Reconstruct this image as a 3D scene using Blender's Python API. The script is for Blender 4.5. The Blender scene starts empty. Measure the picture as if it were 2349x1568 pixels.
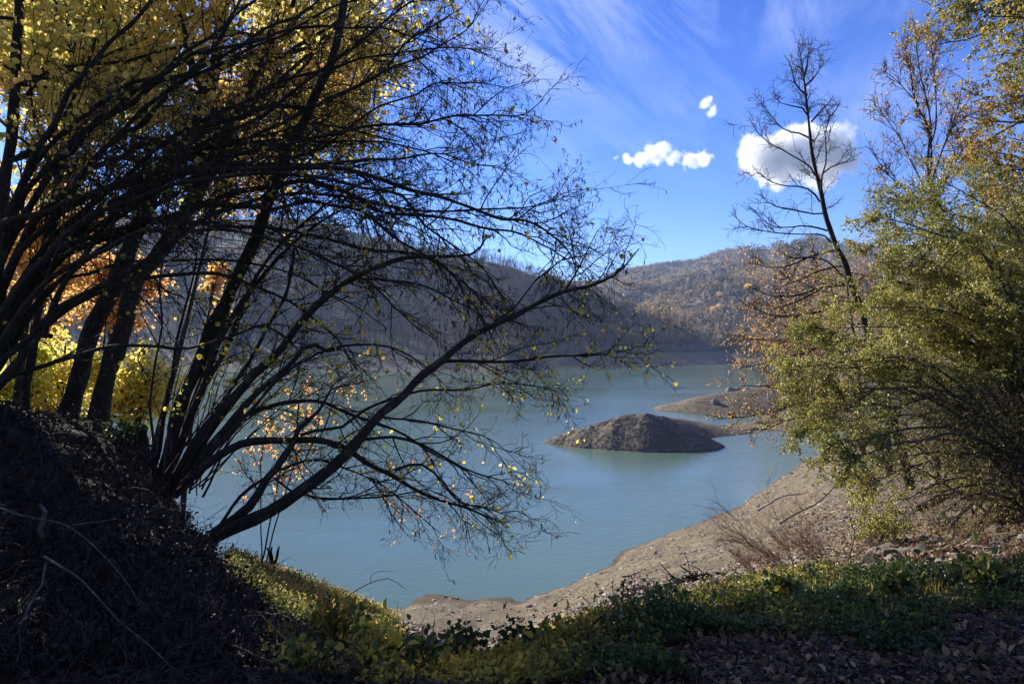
import bpy, math, time
import numpy as np
T0 = time.time()
S = bpy.context.scene
COL = S.collection
H = 12.0                    # camera height above the water, which lies at z = 0
F = 1566.0; CX = 1174.5; CY = 784.0
rad = math.radians
SUN_AZ, SUN_EL = -43.0, 25.0     # azimuth from +Y (negative: to the left), elevation

# ------------------------------------------------------------------ scene helpers
def tag(o, label=None, cat=None, group=None, kind=None):
    if label: o['label'] = label
    if cat: o['category'] = cat
    if group: o['group'] = group
    if kind: o['kind'] = kind
    return o

def empty(name, loc, label, cat, group=None):
    o = bpy.data.objects.new(name, None); COL.objects.link(o)
    o.location = loc; o.empty_display_size = .2
    return tag(o, label, cat, group)

class MB:
    """collects vertices / quads / a per-vertex random value, and links them as one mesh"""
    def __init__(s): s.v = []; s.f = []; s.r = []; s.n = 0
    def add(s, v, f, r=None):
        v = np.asarray(v, float).reshape(-1, 3); f = np.asarray(f, int).reshape(-1, 4)
        s.v.append(v); s.f.append(f + s.n); s.n += len(v)
        s.r.append(np.zeros(len(v)) if r is None else np.asarray(r, float))
        return s
    def build(s, name, mat, parent=None, smooth=False, origin=None):
        if not s.v: return None
        v = np.concatenate(s.v); f = np.concatenate(s.f); r = np.concatenate(s.r)
        if parent is not None: org = np.array(parent_world(parent))
        else: org = np.array(origin if origin is not None else (0, 0, 0), float)
        me = bpy.data.meshes.new(name)
        me.vertices.add(len(v)); me.vertices.foreach_set('co', (v - org).ravel())
        me.loops.add(f.size); me.loops.foreach_set('vertex_index', f.ravel())
        me.polygons.add(len(f)); me.polygons.foreach_set('loop_start', np.arange(0, f.size, 4))
        me.polygons.foreach_set('use_smooth', np.full(len(f), smooth))
        a = me.attributes.new('rnd', 'FLOAT', 'POINT'); a.data.foreach_set('value', r)
        me.update(calc_edges=True); me.validate()
        me.materials.append(mat)
        o = bpy.data.objects.new(name, me); COL.objects.link(o)
        if parent is not None: o.parent = parent
        else: o.location = org
        return o

def parent_world(p):
    l = np.array(p.location)
    return l if p.parent is None else l + parent_world(p.parent)

def at(px, py, Y):
    return np.array([(px - CX) / F * Y, Y, H - (py - CY) / F * Y])

# ------------------------------------------------------------------ value noise
def _hash(ix, iy, seed):
    h = (ix * 374761393 + iy * 668265263 + seed * 974634777) & 0xffffffff
    h = ((h ^ (h >> 13)) * 1274126177) & 0xffffffff
    return ((h ^ (h >> 16)) & 0xffff) / 65535.0
def vnoise(x, y, seed=0):
    ix = np.floor(x).astype(np.int64); iy = np.floor(y).astype(np.int64)
    fx = x - ix; fy = y - iy
    fx = fx * fx * (3 - 2 * fx); fy = fy * fy * (3 - 2 * fy)
    a = _hash(ix, iy, seed); b = _hash(ix + 1, iy, seed); c = _hash(ix, iy + 1, seed); d = _hash(ix + 1, iy + 1, seed)
    return (a * (1 - fx) + b * fx) * (1 - fy) + (c * (1 - fx) + d * fx) * fy
def fbm(x, y, oct=4, seed=0):
    s = 0; a = .5; 
    for k in range(oct):
        s = s + a * (vnoise(x, y, seed + k * 17) * 2 - 1); x = x * 2.03 + 5.1; y = y * 2.03 + 1.7; a *= .5
    return s
def sstep(a, b, x):
    t = np.clip((x - a) / (b - a), 0, 1); return t * t * (3 - 2 * t)

# ------------------------------------------------------------------ materials
def new_mat(name):
    m = bpy.data.materials.new(name); m.use_nodes = True
    nt = m.node_tree; nt.nodes.clear()
    return m, nt
def N(nt, typ, **kw):
    n = nt.nodes.new(typ)
    for k, v in kw.items():
        if k.startswith('i_'): n.inputs[k[2:].replace('_', ' ')].default_value = v
        else: setattr(n, k, v)
    return n
def ramp(nt, stops, fac):
    r = nt.nodes.new('ShaderNodeValToRGB'); e = r.color_ramp.elements
    while len(e) < len(stops): e.new(.5)
    for k, (p, c) in enumerate(stops): e[k].position = p; e[k].color = (*c, 1)
    nt.links.new(fac, r.inputs[0]); return r.outputs[0]
def pos(nt):
    return nt.nodes.new('ShaderNodeNewGeometry').outputs['Position']
def noise(nt, vec, scale, detail=4, rough=.55):
    n = nt.nodes.new('ShaderNodeTexNoise'); n.inputs['Scale'].default_value = scale
    n.inputs['Detail'].default_value = detail; n.inputs['Roughness'].default_value = rough
    nt.links.new(vec, n.inputs['Vector']); return n.outputs['Fac']
def mixc(nt, fac, a, b, mode='MIX'):
    m = nt.nodes.new('ShaderNodeMix'); m.data_type = 'RGBA'; m.blend_type = mode
    for s, v in ((m.inputs[0], fac), (m.inputs[6], a), (m.inputs[7], b)):
        if hasattr(v, 'links'): nt.links.new(v, s)
        else: s.default_value = v if isinstance(v, (int, float)) else (*v, 1)
    return m.outputs[2]
def out(nt, sh):
    o = nt.nodes.new('ShaderNodeOutputMaterial'); nt.links.new(sh, o.inputs[0]); return o

def leaf_mat(name, stops, transl=.5, rough=.5):
    m, nt = new_mat(name)
    a = N(nt, 'ShaderNodeAttribute', attribute_name='rnd')
    c = ramp(nt, stops, a.outputs['Fac'])
    n = noise(nt, pos(nt), 60, 2)
    c = mixc(nt, .35, c, mixc(nt, n, (.25, .2, .1), (1, 1, .8)), 'MULTIPLY')
    d = N(nt, 'ShaderNodeBsdfPrincipled'); d.inputs['Roughness'].default_value = rough
    d.inputs['Specular IOR Level'].default_value = .35
    nt.links.new(c, d.inputs['Base Color'])
    t = N(nt, 'ShaderNodeBsdfTranslucent'); nt.links.new(c, t.inputs[0])
    x = N(nt, 'ShaderNodeMixShader'); x.inputs[0].default_value = transl
    nt.links.new(d.outputs[0], x.inputs[1]); nt.links.new(t.outputs[0], x.inputs[2])
    out(nt, x.outputs[0]); return m

def bark_mat(name, c1, c2, lichen=(.3, .3, .25), li=.25, scale=18, bump=.5):
    m, nt = new_mat(name); p = pos(nt)
    mp = N(nt, 'ShaderNodeMapping'); mp.inputs['Scale'].default_value = (1, 1, .45); nt.links.new(p, mp.inputs[0])
    n1 = noise(nt, mp.outputs[0], scale, 5, .65)
    c = ramp(nt, [(.3, c1), (.7, c2)], n1)
    n2 = noise(nt, p, scale * .45, 3, .7)
    msk = ramp(nt, [(.56, (0, 0, 0)), (.66, (li, li, li))], n2)
    c = mixc(nt, msk, c, lichen)
    d = N(nt, 'ShaderNodeBsdfPrincipled'); d.inputs['Roughness'].default_value = .85
    d.inputs['Specular IOR Level'].default_value = .25
    nt.links.new(c, d.inputs['Base Color'])
    b = N(nt, 'ShaderNodeBump'); b.inputs['Strength'].default_value = bump; b.inputs['Distance'].default_value = .02
    nt.links.new(n1, b.inputs['Height']); nt.links.new(b.outputs[0], d.inputs['Normal'])
    out(nt, d.outputs[0]); return m

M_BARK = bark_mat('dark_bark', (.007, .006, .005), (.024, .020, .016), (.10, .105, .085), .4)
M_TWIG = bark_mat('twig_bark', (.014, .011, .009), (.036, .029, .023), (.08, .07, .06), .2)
M_BARK_R = bark_mat('brown_bark', (.03, .022, .016), (.085, .062, .045), (.16, .15, .12), .25)
M_PALE = bark_mat('pale_dead_wood', (.22, .18, .14), (.42, .36, .30), (.5, .46, .4), .3, 25)
M_GREYW = bark_mat('grey_dead_wood', (.025, .023, .02), (.09, .083, .07), (.2, .2, .18), .5, 25)
M_REDTWIG = bark_mat('reddish_twigs', (.14, .08, .055), (.26, .17, .12), (.3, .2, .15), .2)
M_CATKIN = bark_mat('catkins', (.02, .015, .01), (.06, .042, .022), (.08, .06, .04), .1)
M_MOULDTW = bark_mat('mouldy_twigs', (.015, .012, .010), (.055, .045, .036), (.16, .14, .12), .35)  # near-black twig colour holds the shade over the mound
M_GOLD = leaf_mat('golden_leaves', [(0, (.52, .52, .15)), (.35, (.82, .70, .20)), (.7, (.92, .70, .22)), (1, (.88, .50, .24))], .78)
M_YEL = leaf_mat('yellow_leaves', [(0, (.62, .64, .14)), (.5, (.88, .78, .17)), (1, (.92, .66, .18))], .78)
M_ORANGE = leaf_mat('orange_leaves', [(0, (.80, .58, .16)), (.5, (.85, .50, .20)), (1, (.80, .34, .18))], .72)
M_HAZEL = leaf_mat('hazel_leaves', [(0, (.34, .36, .07)), (.6, (.62, .58, .10)), (1, (.80, .60, .12))], .65)
M_BROWNLEAF = leaf_mat('brown_leaves', [(0, (.44, .26, .11)), (.5, (.72, .44, .16)), (1, (.85, .60, .24))], .5)
M_OLIVE = leaf_mat('olive_leaves', [(0, (.16, .18, .055)), (.5, (.38, .37, .10)), (.85, (.58, .50, .14)), (1, (.78, .62, .22))], .4, .38)
M_AUTG = leaf_mat('autumn_green_gold', [(0, (.20, .20, .05)), (.45, (.44, .38, .09)), (.85, (.64, .48, .12)), (1, (.62, .34, .11))], .55)
M_GREEN = leaf_mat('green_weeds', [(0, (.03, .055, .018)), (.45, (.07, .11, .03)), (.75, (.20, .22, .045)), (1, (.60, .46, .08))], .4, .4)
M_YWEED = leaf_mat('yellow_weeds', [(0, (.07, .10, .03)), (.3, (.20, .20, .055)), (.6, (.56, .46, .12)), (.85, (.72, .52, .15)), (1, (.75, .36, .16))], .5)
M_LITTER = leaf_mat('leaf_litter', [(0, (.035, .027, .015)), (.45, (.14, .098, .052)), (.8, (.33, .235, .125)), (1, (.62, .50, .30))], .1, .7)
M_MOULD = leaf_mat('mouldering_leaves', [(0, (.008, .006, .004)), (.6, (.02, .015, .01)), (1, (.05, .036, .025))], .05, .8)  # leaf mould, with the mound's shade darkened into its colour
M_SLOPEL = leaf_mat('slope_litter', [(0, (.08, .055, .04)), (.4, (.22, .12, .075)), (.8, (.36, .23, .15)), (1, (.55, .45, .34))], .1, .7)

# ------------------------------------------------------------------ tubes and leaves
def tubes(mb, P, R, sides=4):
    """P (n,k,3) points, R (n,k) radii"""
    P = np.asarray(P, float); R = np.asarray(R, float)
    n, k, _ = P.shape
    Tn = np.empty_like(P); Tn[:, 1:-1] = P[:, 2:] - P[:, :-2]; Tn[:, 0] = P[:, 1] - P[:, 0]; Tn[:, -1] = P[:, -1] - P[:, -2]
    Tn /= np.linalg.norm(Tn, axis=2, keepdims=True) + 1e-9
    ref = np.array([.31, -.83, .22]); ref /= np.linalg.norm(ref)
    A = np.cross(Tn, ref); A /= np.linalg.norm(A, axis=2, keepdims=True) + 1e-9
    B = np.cross(Tn, A)
    th = np.arange(sides) / sides * 2 * math.pi
    V = P[:, :, None, :] + R[:, :, None, None] * (np.cos(th)[None, None, :, None] * A[:, :, None, :] + np.sin(th)[None, None, :, None] * B[:, :, None, :])
    base = (np.arange(n) * k * sides)[:, None, None] + (np.arange(k - 1) * sides)[None, :, None]
    s = np.arange(sides)[None, None, :]; s2 = (s + 1) % sides
    Fq = np.stack([base + s, base + s2, base + s2 + sides, base + s + sides], -1).reshape(-1, 4)
    mb.add(V.reshape(-1, 3), Fq)
    if sides >= 6:      # close the tips
        e = (np.arange(n) * k * sides)[:, None] + (k - 1) * sides
        for j in range(1, sides // 2):
            a = e + j - 0; 
            mb.add(np.zeros((0, 3)), np.concatenate([e + (j - 1), e + j, e + sides - 1 - j, e + (sides - j) % sides], 1) - mb.n + n * k * sides + (mb.n - n * k * sides) * 0) if False else None

def unit(v): return v / (np.linalg.norm(v, axis=-1, keepdims=True) + 1e-9)

def grow(P0, D0, L, K, wander, grav, rng, persist=0):
    """n branches grown at once from P0 along D0: returns (n,K,3)"""
    n = len(P0); P = np.empty((n, K, 3)); P[:, 0] = P0; D = unit(D0)
    bias = rng.normal(size=(n, 3)) * persist
    st = (np.asarray(L) / (K - 1))[:, None]
    for k in range(1, K):
        D = unit(D + rng.normal(size=(n, 3)) * wander + bias + np.array([0, 0, grav]))
        P[:, k] = P[:, k - 1] + D * st
    return P

def spawn(P, per, rng, t0=.15, t1=1.0, ang=45, spread=12, flat=0.0, tpow=1.0):
    """children along parents: positions, directions, t, parent index"""
    n, K, _ = P.shape
    idx = np.repeat(np.arange(n), per if np.ndim(per) == 0 else np.asarray(per, int))
    m = len(idx)
    t = t0 + (t1 - t0) * rng.random(m) ** tpow
    f = t * (K - 1); i = np.minimum(f.astype(int), K - 2); w = (f - i)[:, None]
    A = P[idx, i]; B = P[idx, i + 1]
    pos_ = A * (1 - w) + B * w; T = unit(B - A)
    rn = rng.normal(size=(m, 3)); rn[:, 2] *= (1 - flat)
    perp = unit(rn - (rn * T).sum(1, keepdims=True) * T)
    a = np.radians(rng.normal(ang, spread, m))[:, None]
    return pos_, unit(T * np.cos(a) + perp * np.sin(a)), t, idx

LEAF = {   # side positions (along, half width): low, high
    'round': ((.28, .46), (.68, .42)), 'oval': ((.3, .30), (.65, .28)), 'narrow': ((.3, .016), (.7, .012)), 'catkin': ((.15, .09), (.8, .09)),
}
def leaves(mb, P, size, rng, shape='round', down=.0, up=.4, rnd=None, dirs=None, sizevar=.35):
    n = len(P)
    if n == 0: return
    s = size * (1 + sizevar * rng.uniform(-1, 1, n)) 
    D = rng.normal(size=(n, 3)); D[:, 2] -= down * 2
    if dirs is not None: D = D * .5 + dirs
    D = unit(D)
    Nn = rng.normal(size=(n, 3)); Nn[:, 2] += up * 2
    Nn = unit(Nn - (Nn * D).sum(1, keepdims=True) * D); W = np.cross(D, Nn)
    (a1, w1), (a2, w2) = LEAF[shape]
    fold = .18
    pts = []
    for (al, wd, z) in ((0, 0, 0), (a1, w1, fold * w1 * 2), (a2, w2, fold * w2 * 2), (1, 0, -.1), (a2, -w2, fold * w2 * 2), (a1, -w1, fold * w1 * 2)):
        pts.append(P + s[:, None] * (al * D + wd * W + z * Nn))
    V = np.stack(pts, 1).reshape(-1, 3)
    b = np.arange(n)[:, None] * 6
    Fq = np.concatenate([b + np.array([0, 1, 2, 3]), b + np.array([0, 3, 4, 5])], 0)
    r = rng.random(n) if rnd is None else np.clip(rnd, 0, 1)
    mb.add(V, Fq, np.repeat(r, 6))

def on_lines(P, per, rng, t0=.1, jit=.01):
    p, d, t, i = spawn(P, per, rng, t0, 1.0, 40)
    return p + rng.normal(size=p.shape) * jit, d

def spline(pts, n=None, step=.12):
    """Catmull-Rom through 3-D points, evenly resampled"""
    p = np.asarray(pts, float)
    p = np.vstack([2 * p[0] - p[1], p, 2 * p[-1] - p[-2]])
    o = []
    for i in range(1, len(p) - 2):
        t = np.linspace(0, 1, 10, endpoint=False)[:, None]
        a, b, c, d = p[i - 1], p[i], p[i + 1], p[i + 2]
        o.append(.5 * (2 * b + (c - a) * t + (2 * a - 5 * b + 4 * c - d) * t ** 2 + (3 * b - a - 3 * c + d) * t ** 3))
    o = np.vstack(o + [p[-2][None]])
    L = np.concatenate([[0], np.cumsum(np.linalg.norm(np.diff(o, axis=0), axis=1))])
    if n is None: n = max(4, int(L[-1] / step))
    s = np.linspace(0, L[-1], n)
    return np.stack([np.interp(s, L, o[:, k]) for k in range(3)], 1), L[-1]

def trace(pix, Y0, Y1, r0, r1, rng, wob=.012, n=None, step=.12, tp=.8):
    Ys = np.linspace(Y0, Y1, len(pix))
    P, L = spline([at(x, y, Y) for (x, y), Y in zip(pix, Ys)], n, step)
    k = len(P)
    w = np.stack([np.interp(np.linspace(0, 1, k), np.linspace(0, 1, max(4, int(k / 2.6))), rng.normal(size=max(4, int(k / 2.6))) * wob) for _ in range(3)], 1)
    w[0] = 0
    R = r1 + (r0 - r1) * (1 - np.linspace(0, 1, k)) ** tp
    R = R * (1 + .09 * rng.normal(size=k).clip(-1.5, 1.5))
    return P + w, R, L

# ------------------------------------------------------------------ terrain
YG = np.concatenate([np.linspace(-20, 3, 24), np.geomspace(3.2, 520, 420)])
PROF = {   # picture column -> (distance, height below the eye)
 -900: [(0, -1.5), (3, -1.2), (6, .2), (10, .9), (16, 0), (25, -5), (40, -12.5), (60, -15)],
 -300: [(0, -1.7), (3.5, -1.4), (6, -.4), (9, -.1), (14, -1.2), (22, -7), (36, -12.5), (60, -15)],
 0:    [(0, -1.75), (3.2, -1.62), (4.2, -1.42), (6.4, -.70), (7.5, -.72), (9, -1.1), (12, -2.2), (20, -7.0), (35, -12.5), (60, -15)],
 200:  [(0, -1.75), (3.2, -1.62), (4.4, -1.50), (6.8, -.86), (7.8, -.92), (9.2, -1.25), (11, -2.4), (20, -7.5), (35, -12.5), (60, -15)],
 330:  [(0, -1.7), (3.2, -1.61), (5, -1.42), (7.0, -1.02), (8.6, -1.7), (14, -5.0), (33, -12.5), (60, -15)],
 390:  [(0, -1.6), (3.2, -1.6), (5, -1.5), (6.8, -1.45), (8, -2.2), (13, -5), (32, -12.5), (60, -15)],
 480:  [(0, -1.6), (3.2, -1.62), (4.5, -1.6), (5.5, -1.62), (7, -2.6), (12, -4.3), (20, -7.6), (32, -12.4), (60, -15)],
 530:  [(0, -1.6), (3.2, -1.62), (5, -1.9), (8, -2.7), (12, -3.72), (15, -5.2), (22, -9), (30, -12.4), (60, -15)],
 640:  [(0, -1.6), (3.2, -1.62), (5, -2.15), (8, -3.1), (12, -4.05), (15, -5.5), (22, -9), (30, -12.4), (60, -15)],
 760:  [(0, -1.6), (3.2, -1.62), (5, -2.25), (8, -3.3), (12, -4.4), (16, -6.3), (30, -12.4), (60, -15)],
 870:  [(0, -1.6), (3.2, -1.62), (5, -2.28), (8, -3.4), (12, -4.75), (18, -7.3), (26, -10.6), (31, -12), (40, -13.5), (60, -15)],
 960:  [(0, -1.6), (3.2, -1.62), (5, -2.4), (8, -3.6), (12, -5.2), (20, -8.5), (26, -10.6), (29.5, -11.5), (32.3, -12), (40, -13.5), (60, -15)],
 1100: [(0, -1.6), (3.2, -1.63), (4.2, -2.0), (6, -2.9), (10, -4.6), (20, -8.9), (25, -10.7), (28.5, -11.6), (32, -12), (40, -13.3), (60, -15)],
 1200: [(0, -1.6), (3.2, -1.62), (4.2, -1.95), (6, -2.8), (10, -4.5), (20, -8.6), (25, -10.4), (28, -11.3), (31.5, -12), (40, -13.3), (60, -15)],
 1300: [(0, -1.6), (3.2, -1.60), (4.2, -1.9), (8, -3.45), (15, -6.2), (24, -9.4), (30, -11.2), (33.5, -12), (42, -13.3), (60, -15)],
 1480: [(0, -1.6), (3.2, -1.57), (4.3, -1.8), (6, -2.5), (10, -4.0), (15, -5.6), (25, -8.5), (35, -10.9), (40.8, -12), (50, -13.5), (75, -15)],
 1700: [(0, -1.6), (3.2, -1.55), (4.5, -1.8), (7, -2.6), (12, -4.25), (20, -6.5), (35, -9.6), (45, -11.3), (50, -12), (60, -13.5), (85, -15)],
 1870: [(0, -1.6), (3.2, -1.55), (5, -1.85), (8, -2.8), (12, -4.0), (20, -5.6), (35, -7.9), (50, -9.6), (62, -11.0), (71, -12), (78, -13), (92, -12.6), (104, -11.2), (118, -10), (135, -9), (160, -10), (185, -14), (300, -15)],
 2100: [(0, -1.6), (3.2, -1.55), (5, -1.8), (8, -2.75), (12, -3.8), (18, -4.8), (30, -5.8), (50, -6.5), (75, -8.5), (92, -11), (110, -9.5), (140, -7), (200, -5), (300, 2), (480, 22)],
 2349: [(0, -1.6), (3.2, -1.5), (5, -1.75), (8, -2.6), (12, -3.5), (18, -4.1), (30, -4.2), (50, -3.5), (80, -3.5), (120, -3), (200, 5), (300, 18), (480, 45)],
 2900: [(0, -1.6), (4, -1.4), (8, -2.0), (12, -2.4), (30, -1), (60, 3), (120, 10), (300, 40), (480, 60)],
 4200: [(0, -1.5), (4, -1.2), (8, -1.2), (12, -1), (30, 2), (60, 8), (120, 20), (300, 50), (480, 70)],
}
PU = np.array([(p - CX) / F for p in PROF]); 
def _sm(a, k):
    ker = np.ones(k) / k; p = np.pad(a, k // 2, mode='edge'); return np.convolve(p, ker, 'valid')[:len(a)]
PZ = np.array([_sm(np.interp(YG, [q[0] for q in v], [q[1] for q in v]), 7) for v in PROF.values()])
def near_h(x, y):
    u = x / np.maximum(y, 2.6)
    u = np.clip(u, PU[0], PU[-1])
    yy = np.clip(y, YG[0], YG[-1])
    j = np.clip(np.searchsorted(PU, u, side='right') - 1, 0, len(PU) - 2)
    w = (u - PU[j]) / (PU[j + 1] - PU[j])
    i = np.clip(np.searchsorted(YG, yy, side='right') - 1, 0, len(YG) - 2)
    v = (yy - YG[i]) / (YG[i + 1] - YG[i])
    g = lambda jj: PZ[jj, i] * (1 - v) + PZ[jj, i + 1] * v
    return g(j) * (1 - w) + g(j + 1) * w

def crest(pts):
    """crest polyline given as (px, Y, z below eye, half width front)"""
    P = np.array([[(p[0] - CX) / F * p[1], p[1], p[2], p[3]] for p in pts]); return P
ISLAND = crest([(1236, 82, -12.1, 1.0), (1300, 81.5, -11.0, 2.6), (1360, 81, -9.75, 4.2), (1420, 80.5, -8.75, 5.2), (1480, 80, -8.22, 5.8), (1528, 80, -8.75, 5.5), (1580, 79.5, -10.0, 4.0), (1645, 79.3, -12.1, 1.2)])
SPIT1 = crest([(1490, 84, -8.9, 4.0), (1560, 89, -10.0, 4.2), (1620, 92, -11.0, 4.4), (1690, 94, -11.9, 4.2), (1760, 97, -11.6, 6), (1840, 100, -10.8, 8), (1900, 104, -10, 10), (2050, 110, -9, 14)])
SPIT2 = crest([(1526, 121, -12.1, 1), (1565, 122, -10.6, 5), (1620, 122, -9.4, 8), (1680, 123, -8.9, 10), (1770, 126, -8.2, 12), (1870, 130, -8, 14), (2050, 138, -7, 18)])
def ridge_h(x, y, C, power=1.25):
    best = np.full(x.shape, -15.0)
    for a, b in zip(C[:-1], C[1:]):
        d = b[:2] - a[:2]; L2 = d @ d
        t = np.clip(((x - a[0]) * d[0] + (y - a[1]) * d[1]) / L2, 0, 1)
        dx = x - (a[0] + t * d[0]); dy = y - (a[1] + t * d[1])
        dist = np.sqrt(dx * dx + dy * dy); z = a[2] + t * (b[2] - a[2]); w = a[3] + t * (b[3] - a[3])
        r = dist / w
        h = z - (z + 12.0 + .0) * (-1) * 0 - ((z + 12) * (r ** power) + .8 * np.maximum(r - 1, 0) * 2)
        h = np.where(r < 1, z - np.maximum(z + 12, .15) * (1.06 * r ** power / (1 + .06)), -12 - (r - 1) * w * .35)
        best = np.maximum(best, h)
    return best

HX = np.array([-2600, -900, 0, 487, 685, 835, 985, 1172, 1284, 1430, 1550, 1640, 1700, 1730, 5000], float)
HPY = np.array([300, 420, 460, 479, 477, 518, 552, 589, 636, 690, 737, 790, 826, 845, 845], float)
HY = np.array([560, 560, 560, 555, 550, 545, 530, 505, 490, 465, 450, 438, 430, 428, 428], float)
HS = np.array([250, 280, 305, 306, 306, 306, 302, 296, 306, 326, 348, 366, 424, 428, 428], float)
FX = np.array([-4000, -900, 900, 1370, 1420, 1500, 1600, 1640, 1700, 1760, 1800, 1860, 1900, 1950, 2100, 2350, 2900, 6000], float)
FPY = np.array([520, 560, 650, 640, 617, 603, 588, 572, 556, 562, 550, 526, 536, 552, 560, 520, 480, 420], float)
def far_h(x, y):
    px = x / np.maximum(y, 1) * F + CX
    # left hill
    Yr = np.interp(px, HX, HY); Ysh = np.interp(px, HX, HS); zr = -(np.interp(px, HX, HPY) - CY) / F * Yr; zr = zr - 7 * np.clip((zr + 12) / 60, 0, 1)
    t = (y - Ysh) / np.maximum(Yr - Ysh, 8)
    gul = fbm(x / 95 + y / 260, y / 200, 4, 3) * .5 + .5
    up = -12 + (zr + 12) * np.clip(t, 0, 1) ** 1.05 + 22 * (gul - .55) * np.clip(t, 0, 1) ** .6 * np.clip(1.25 - t, 0, 1) * np.clip((zr + 12) / 40, 0, 1)
    cone = 4.5 * np.maximum(0, 1 - np.hypot((px - 1165) / 75, (y - 316) / 28))
    small = 2.4 * fbm(x / 24, y / 60, 3, 8) * sstep(0, .08, t) * np.clip((zr + 12) / 40, 0, 1)
    hl = np.where(t < 0, -12 + t * 30, np.where(t < 1, up + small + cone, zr - (t - 1) * 35 - 0 * x))
    hl = np.where(t < 0, np.maximum(hl, -16), hl)
    # far mountain and valley
    zr2 = -(np.interp(px, FX, FPY) - CY) / F * 1500 - 10
    t2 = (y - 455) / (1500 - 455)
    rid = 1 - np.abs(fbm(x / 330 + .3 * y / 300, y / 420, 4, 21)) * 2
    base = -12 + (zr2 + 12) * np.clip(t2, 0, 1) ** 1.35
    hf = np.where(t2 < 0, -12 + t2 * 60, np.where(t2 < 1, base + 105 * (rid - .68) * np.clip(t2 * 3, 0, 1) * np.clip((1.02 - t2) * 3.2, 0, 1), zr2 - (t2 - 1) * 160))
    # spur coming down to the left
    for (ax, ay, bx, by, hh, w) in ((1560, 640, 1760, 1120, 26, 70), (1760, 560, 1960, 900, 34, 85), (1900, 480, 2200, 700, 40, 90)):
        a = np.array([(ax - CX) / F * ay, ay]); b = np.array([(bx - CX) / F * by, by]); d = b - a
        tt = np.clip(((x - a[0]) * d[0] + (y - a[1]) * d[1]) / (d @ d), 0, 1)
        ds = np.hypot(x - a[0] - tt * d[0], y - a[1] - tt * d[1])
        hf = hf + hh * np.exp(-(ds / w) ** 2) * (.3 + .7 * tt) * sstep(0, .05, t2)
    hf = np.where(t2 < 0, np.maximum(hf, -16), hf)
    return np.maximum(hl, hf)

def height(x, y):
    """ground height in world z (water at 0)"""
    x = np.asarray(x, float); y = np.asarray(y, float)
    nh = near_h(x, y)
    brush = np.clip((560 - (x / np.maximum(y, 2) * F + CX)) / 150, 0, 1) * sstep(3, 4.5, y) * (1 - sstep(10, 14, y))
    det = brush * (.14 * fbm(x / .5, y / .5, 4, 88)) + .10 * fbm(x / 1.3, y / 1.3, 4, 1) * sstep(3, 8, y) + .05 * fbm(x / .35, y / .35, 3, 5) + .30 * fbm(x / 6, y / 6, 3, 9) * sstep(12, 25, y)
    nh = nh + det * np.clip((nh + 12.6) / .8, .15, 1)
    nh = nh + np.where((y > 20) & (nh > -12.3), .028 * np.sin((nh + .25 * fbm(x / 7, y / 7, 2, 12)) * 2 * math.pi / .42), 0) * sstep(20, 26, y)
    k = sstep(330, 520, y)
    nh = nh * (1 - k) + -16 * k * (y > 1) 
    h = np.where(y < 520, nh, -16.0)
    sp = np.maximum(ridge_h(x, y, SPIT1, 1.3), ridge_h(x, y, SPIT2, 1.25))
    sp = sp + .35 * fbm(x / 5, y / 5, 4, 31) * (sp > -12.6)
    h = np.maximum(h, np.where((y > 70) & (y < 180), sp, -16))
    h = np.maximum(h, np.where(y > 200, far_h(x, y), -16.0))
    return h + H
def ground_z(x, y): return float(height(np.array([x]), np.array([y]))[0])

# ground: one sheet, a fan of cells that grow with distance
us = np.concatenate([np.linspace(-2.6, -.95, 70, endpoint=False), np.linspace(-.95, .95, 560), np.linspace(.95, 2.6, 70)[1:]])
ys = np.concatenate([np.arange(-14, 2.6, .35), np.geomspace(2.6, 2900, 720)])
U, Yg = np.meshgrid(us, ys)
Xg = U * (np.maximum(Yg, 0) + 5)
Zg = height(Xg, Yg)
nr, nc = Xg.shape
idx = np.arange(nr * nc).reshape(nr, nc)
quads = np.stack([idx[:-1, :-1], idx[:-1, 1:], idx[1:, 1:], idx[1:, :-1]], -1).reshape(-1, 4)
# soil = 1 (leaf mould of the terrace and mound, its colour darkened for their shade), 0 = bare lake bank
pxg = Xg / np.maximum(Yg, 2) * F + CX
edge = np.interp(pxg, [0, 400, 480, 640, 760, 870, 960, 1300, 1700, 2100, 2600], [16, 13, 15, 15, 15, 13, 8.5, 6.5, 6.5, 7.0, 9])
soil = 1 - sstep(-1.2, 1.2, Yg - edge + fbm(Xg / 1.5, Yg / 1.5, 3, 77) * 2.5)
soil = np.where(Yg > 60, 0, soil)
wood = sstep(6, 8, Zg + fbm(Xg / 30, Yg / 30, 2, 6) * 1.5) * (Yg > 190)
m, nt = new_mat('ground_soil_and_bank'); p = pos(nt)
ar = N(nt, 'ShaderNodeAttribute', attribute_name='rnd')
n1 = noise(nt, p, 1.6, 8, .7); n2 = noise(nt, p, 14, 5, .7); n3 = noise(nt, p, .12, 5, .6)
bank = ramp(nt, [(.25, (.078, .062, .039)), (.5, (.150, .121, .077)), (.75, (.245, .200, .130))], n1)
bank = mixc(nt, .6, bank, ramp(nt, [(.35, (.45, .43, .4)), (.62, (1, 1, 1))], n2), 'MULTIPLY')
sepz = N(nt, 'ShaderNodeSeparateXYZ'); nt.links.new(p, sepz.inputs[0])
wv = N(nt, 'ShaderNodeTexNoise'); wv.noise_dimensions = '1D'; wv.inputs['Scale'].default_value = 3.2; wv.inputs['Detail'].default_value = 3
add = N(nt, 'ShaderNodeMath', operation='MULTIPLY_ADD'); nt.links.new(n1, add.inputs[0]); add.inputs[1].default_value = .5; nt.links.new(sepz.outputs[2], add.inputs[2])
nt.links.new(add.outputs[0], wv.inputs['W'])
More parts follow.
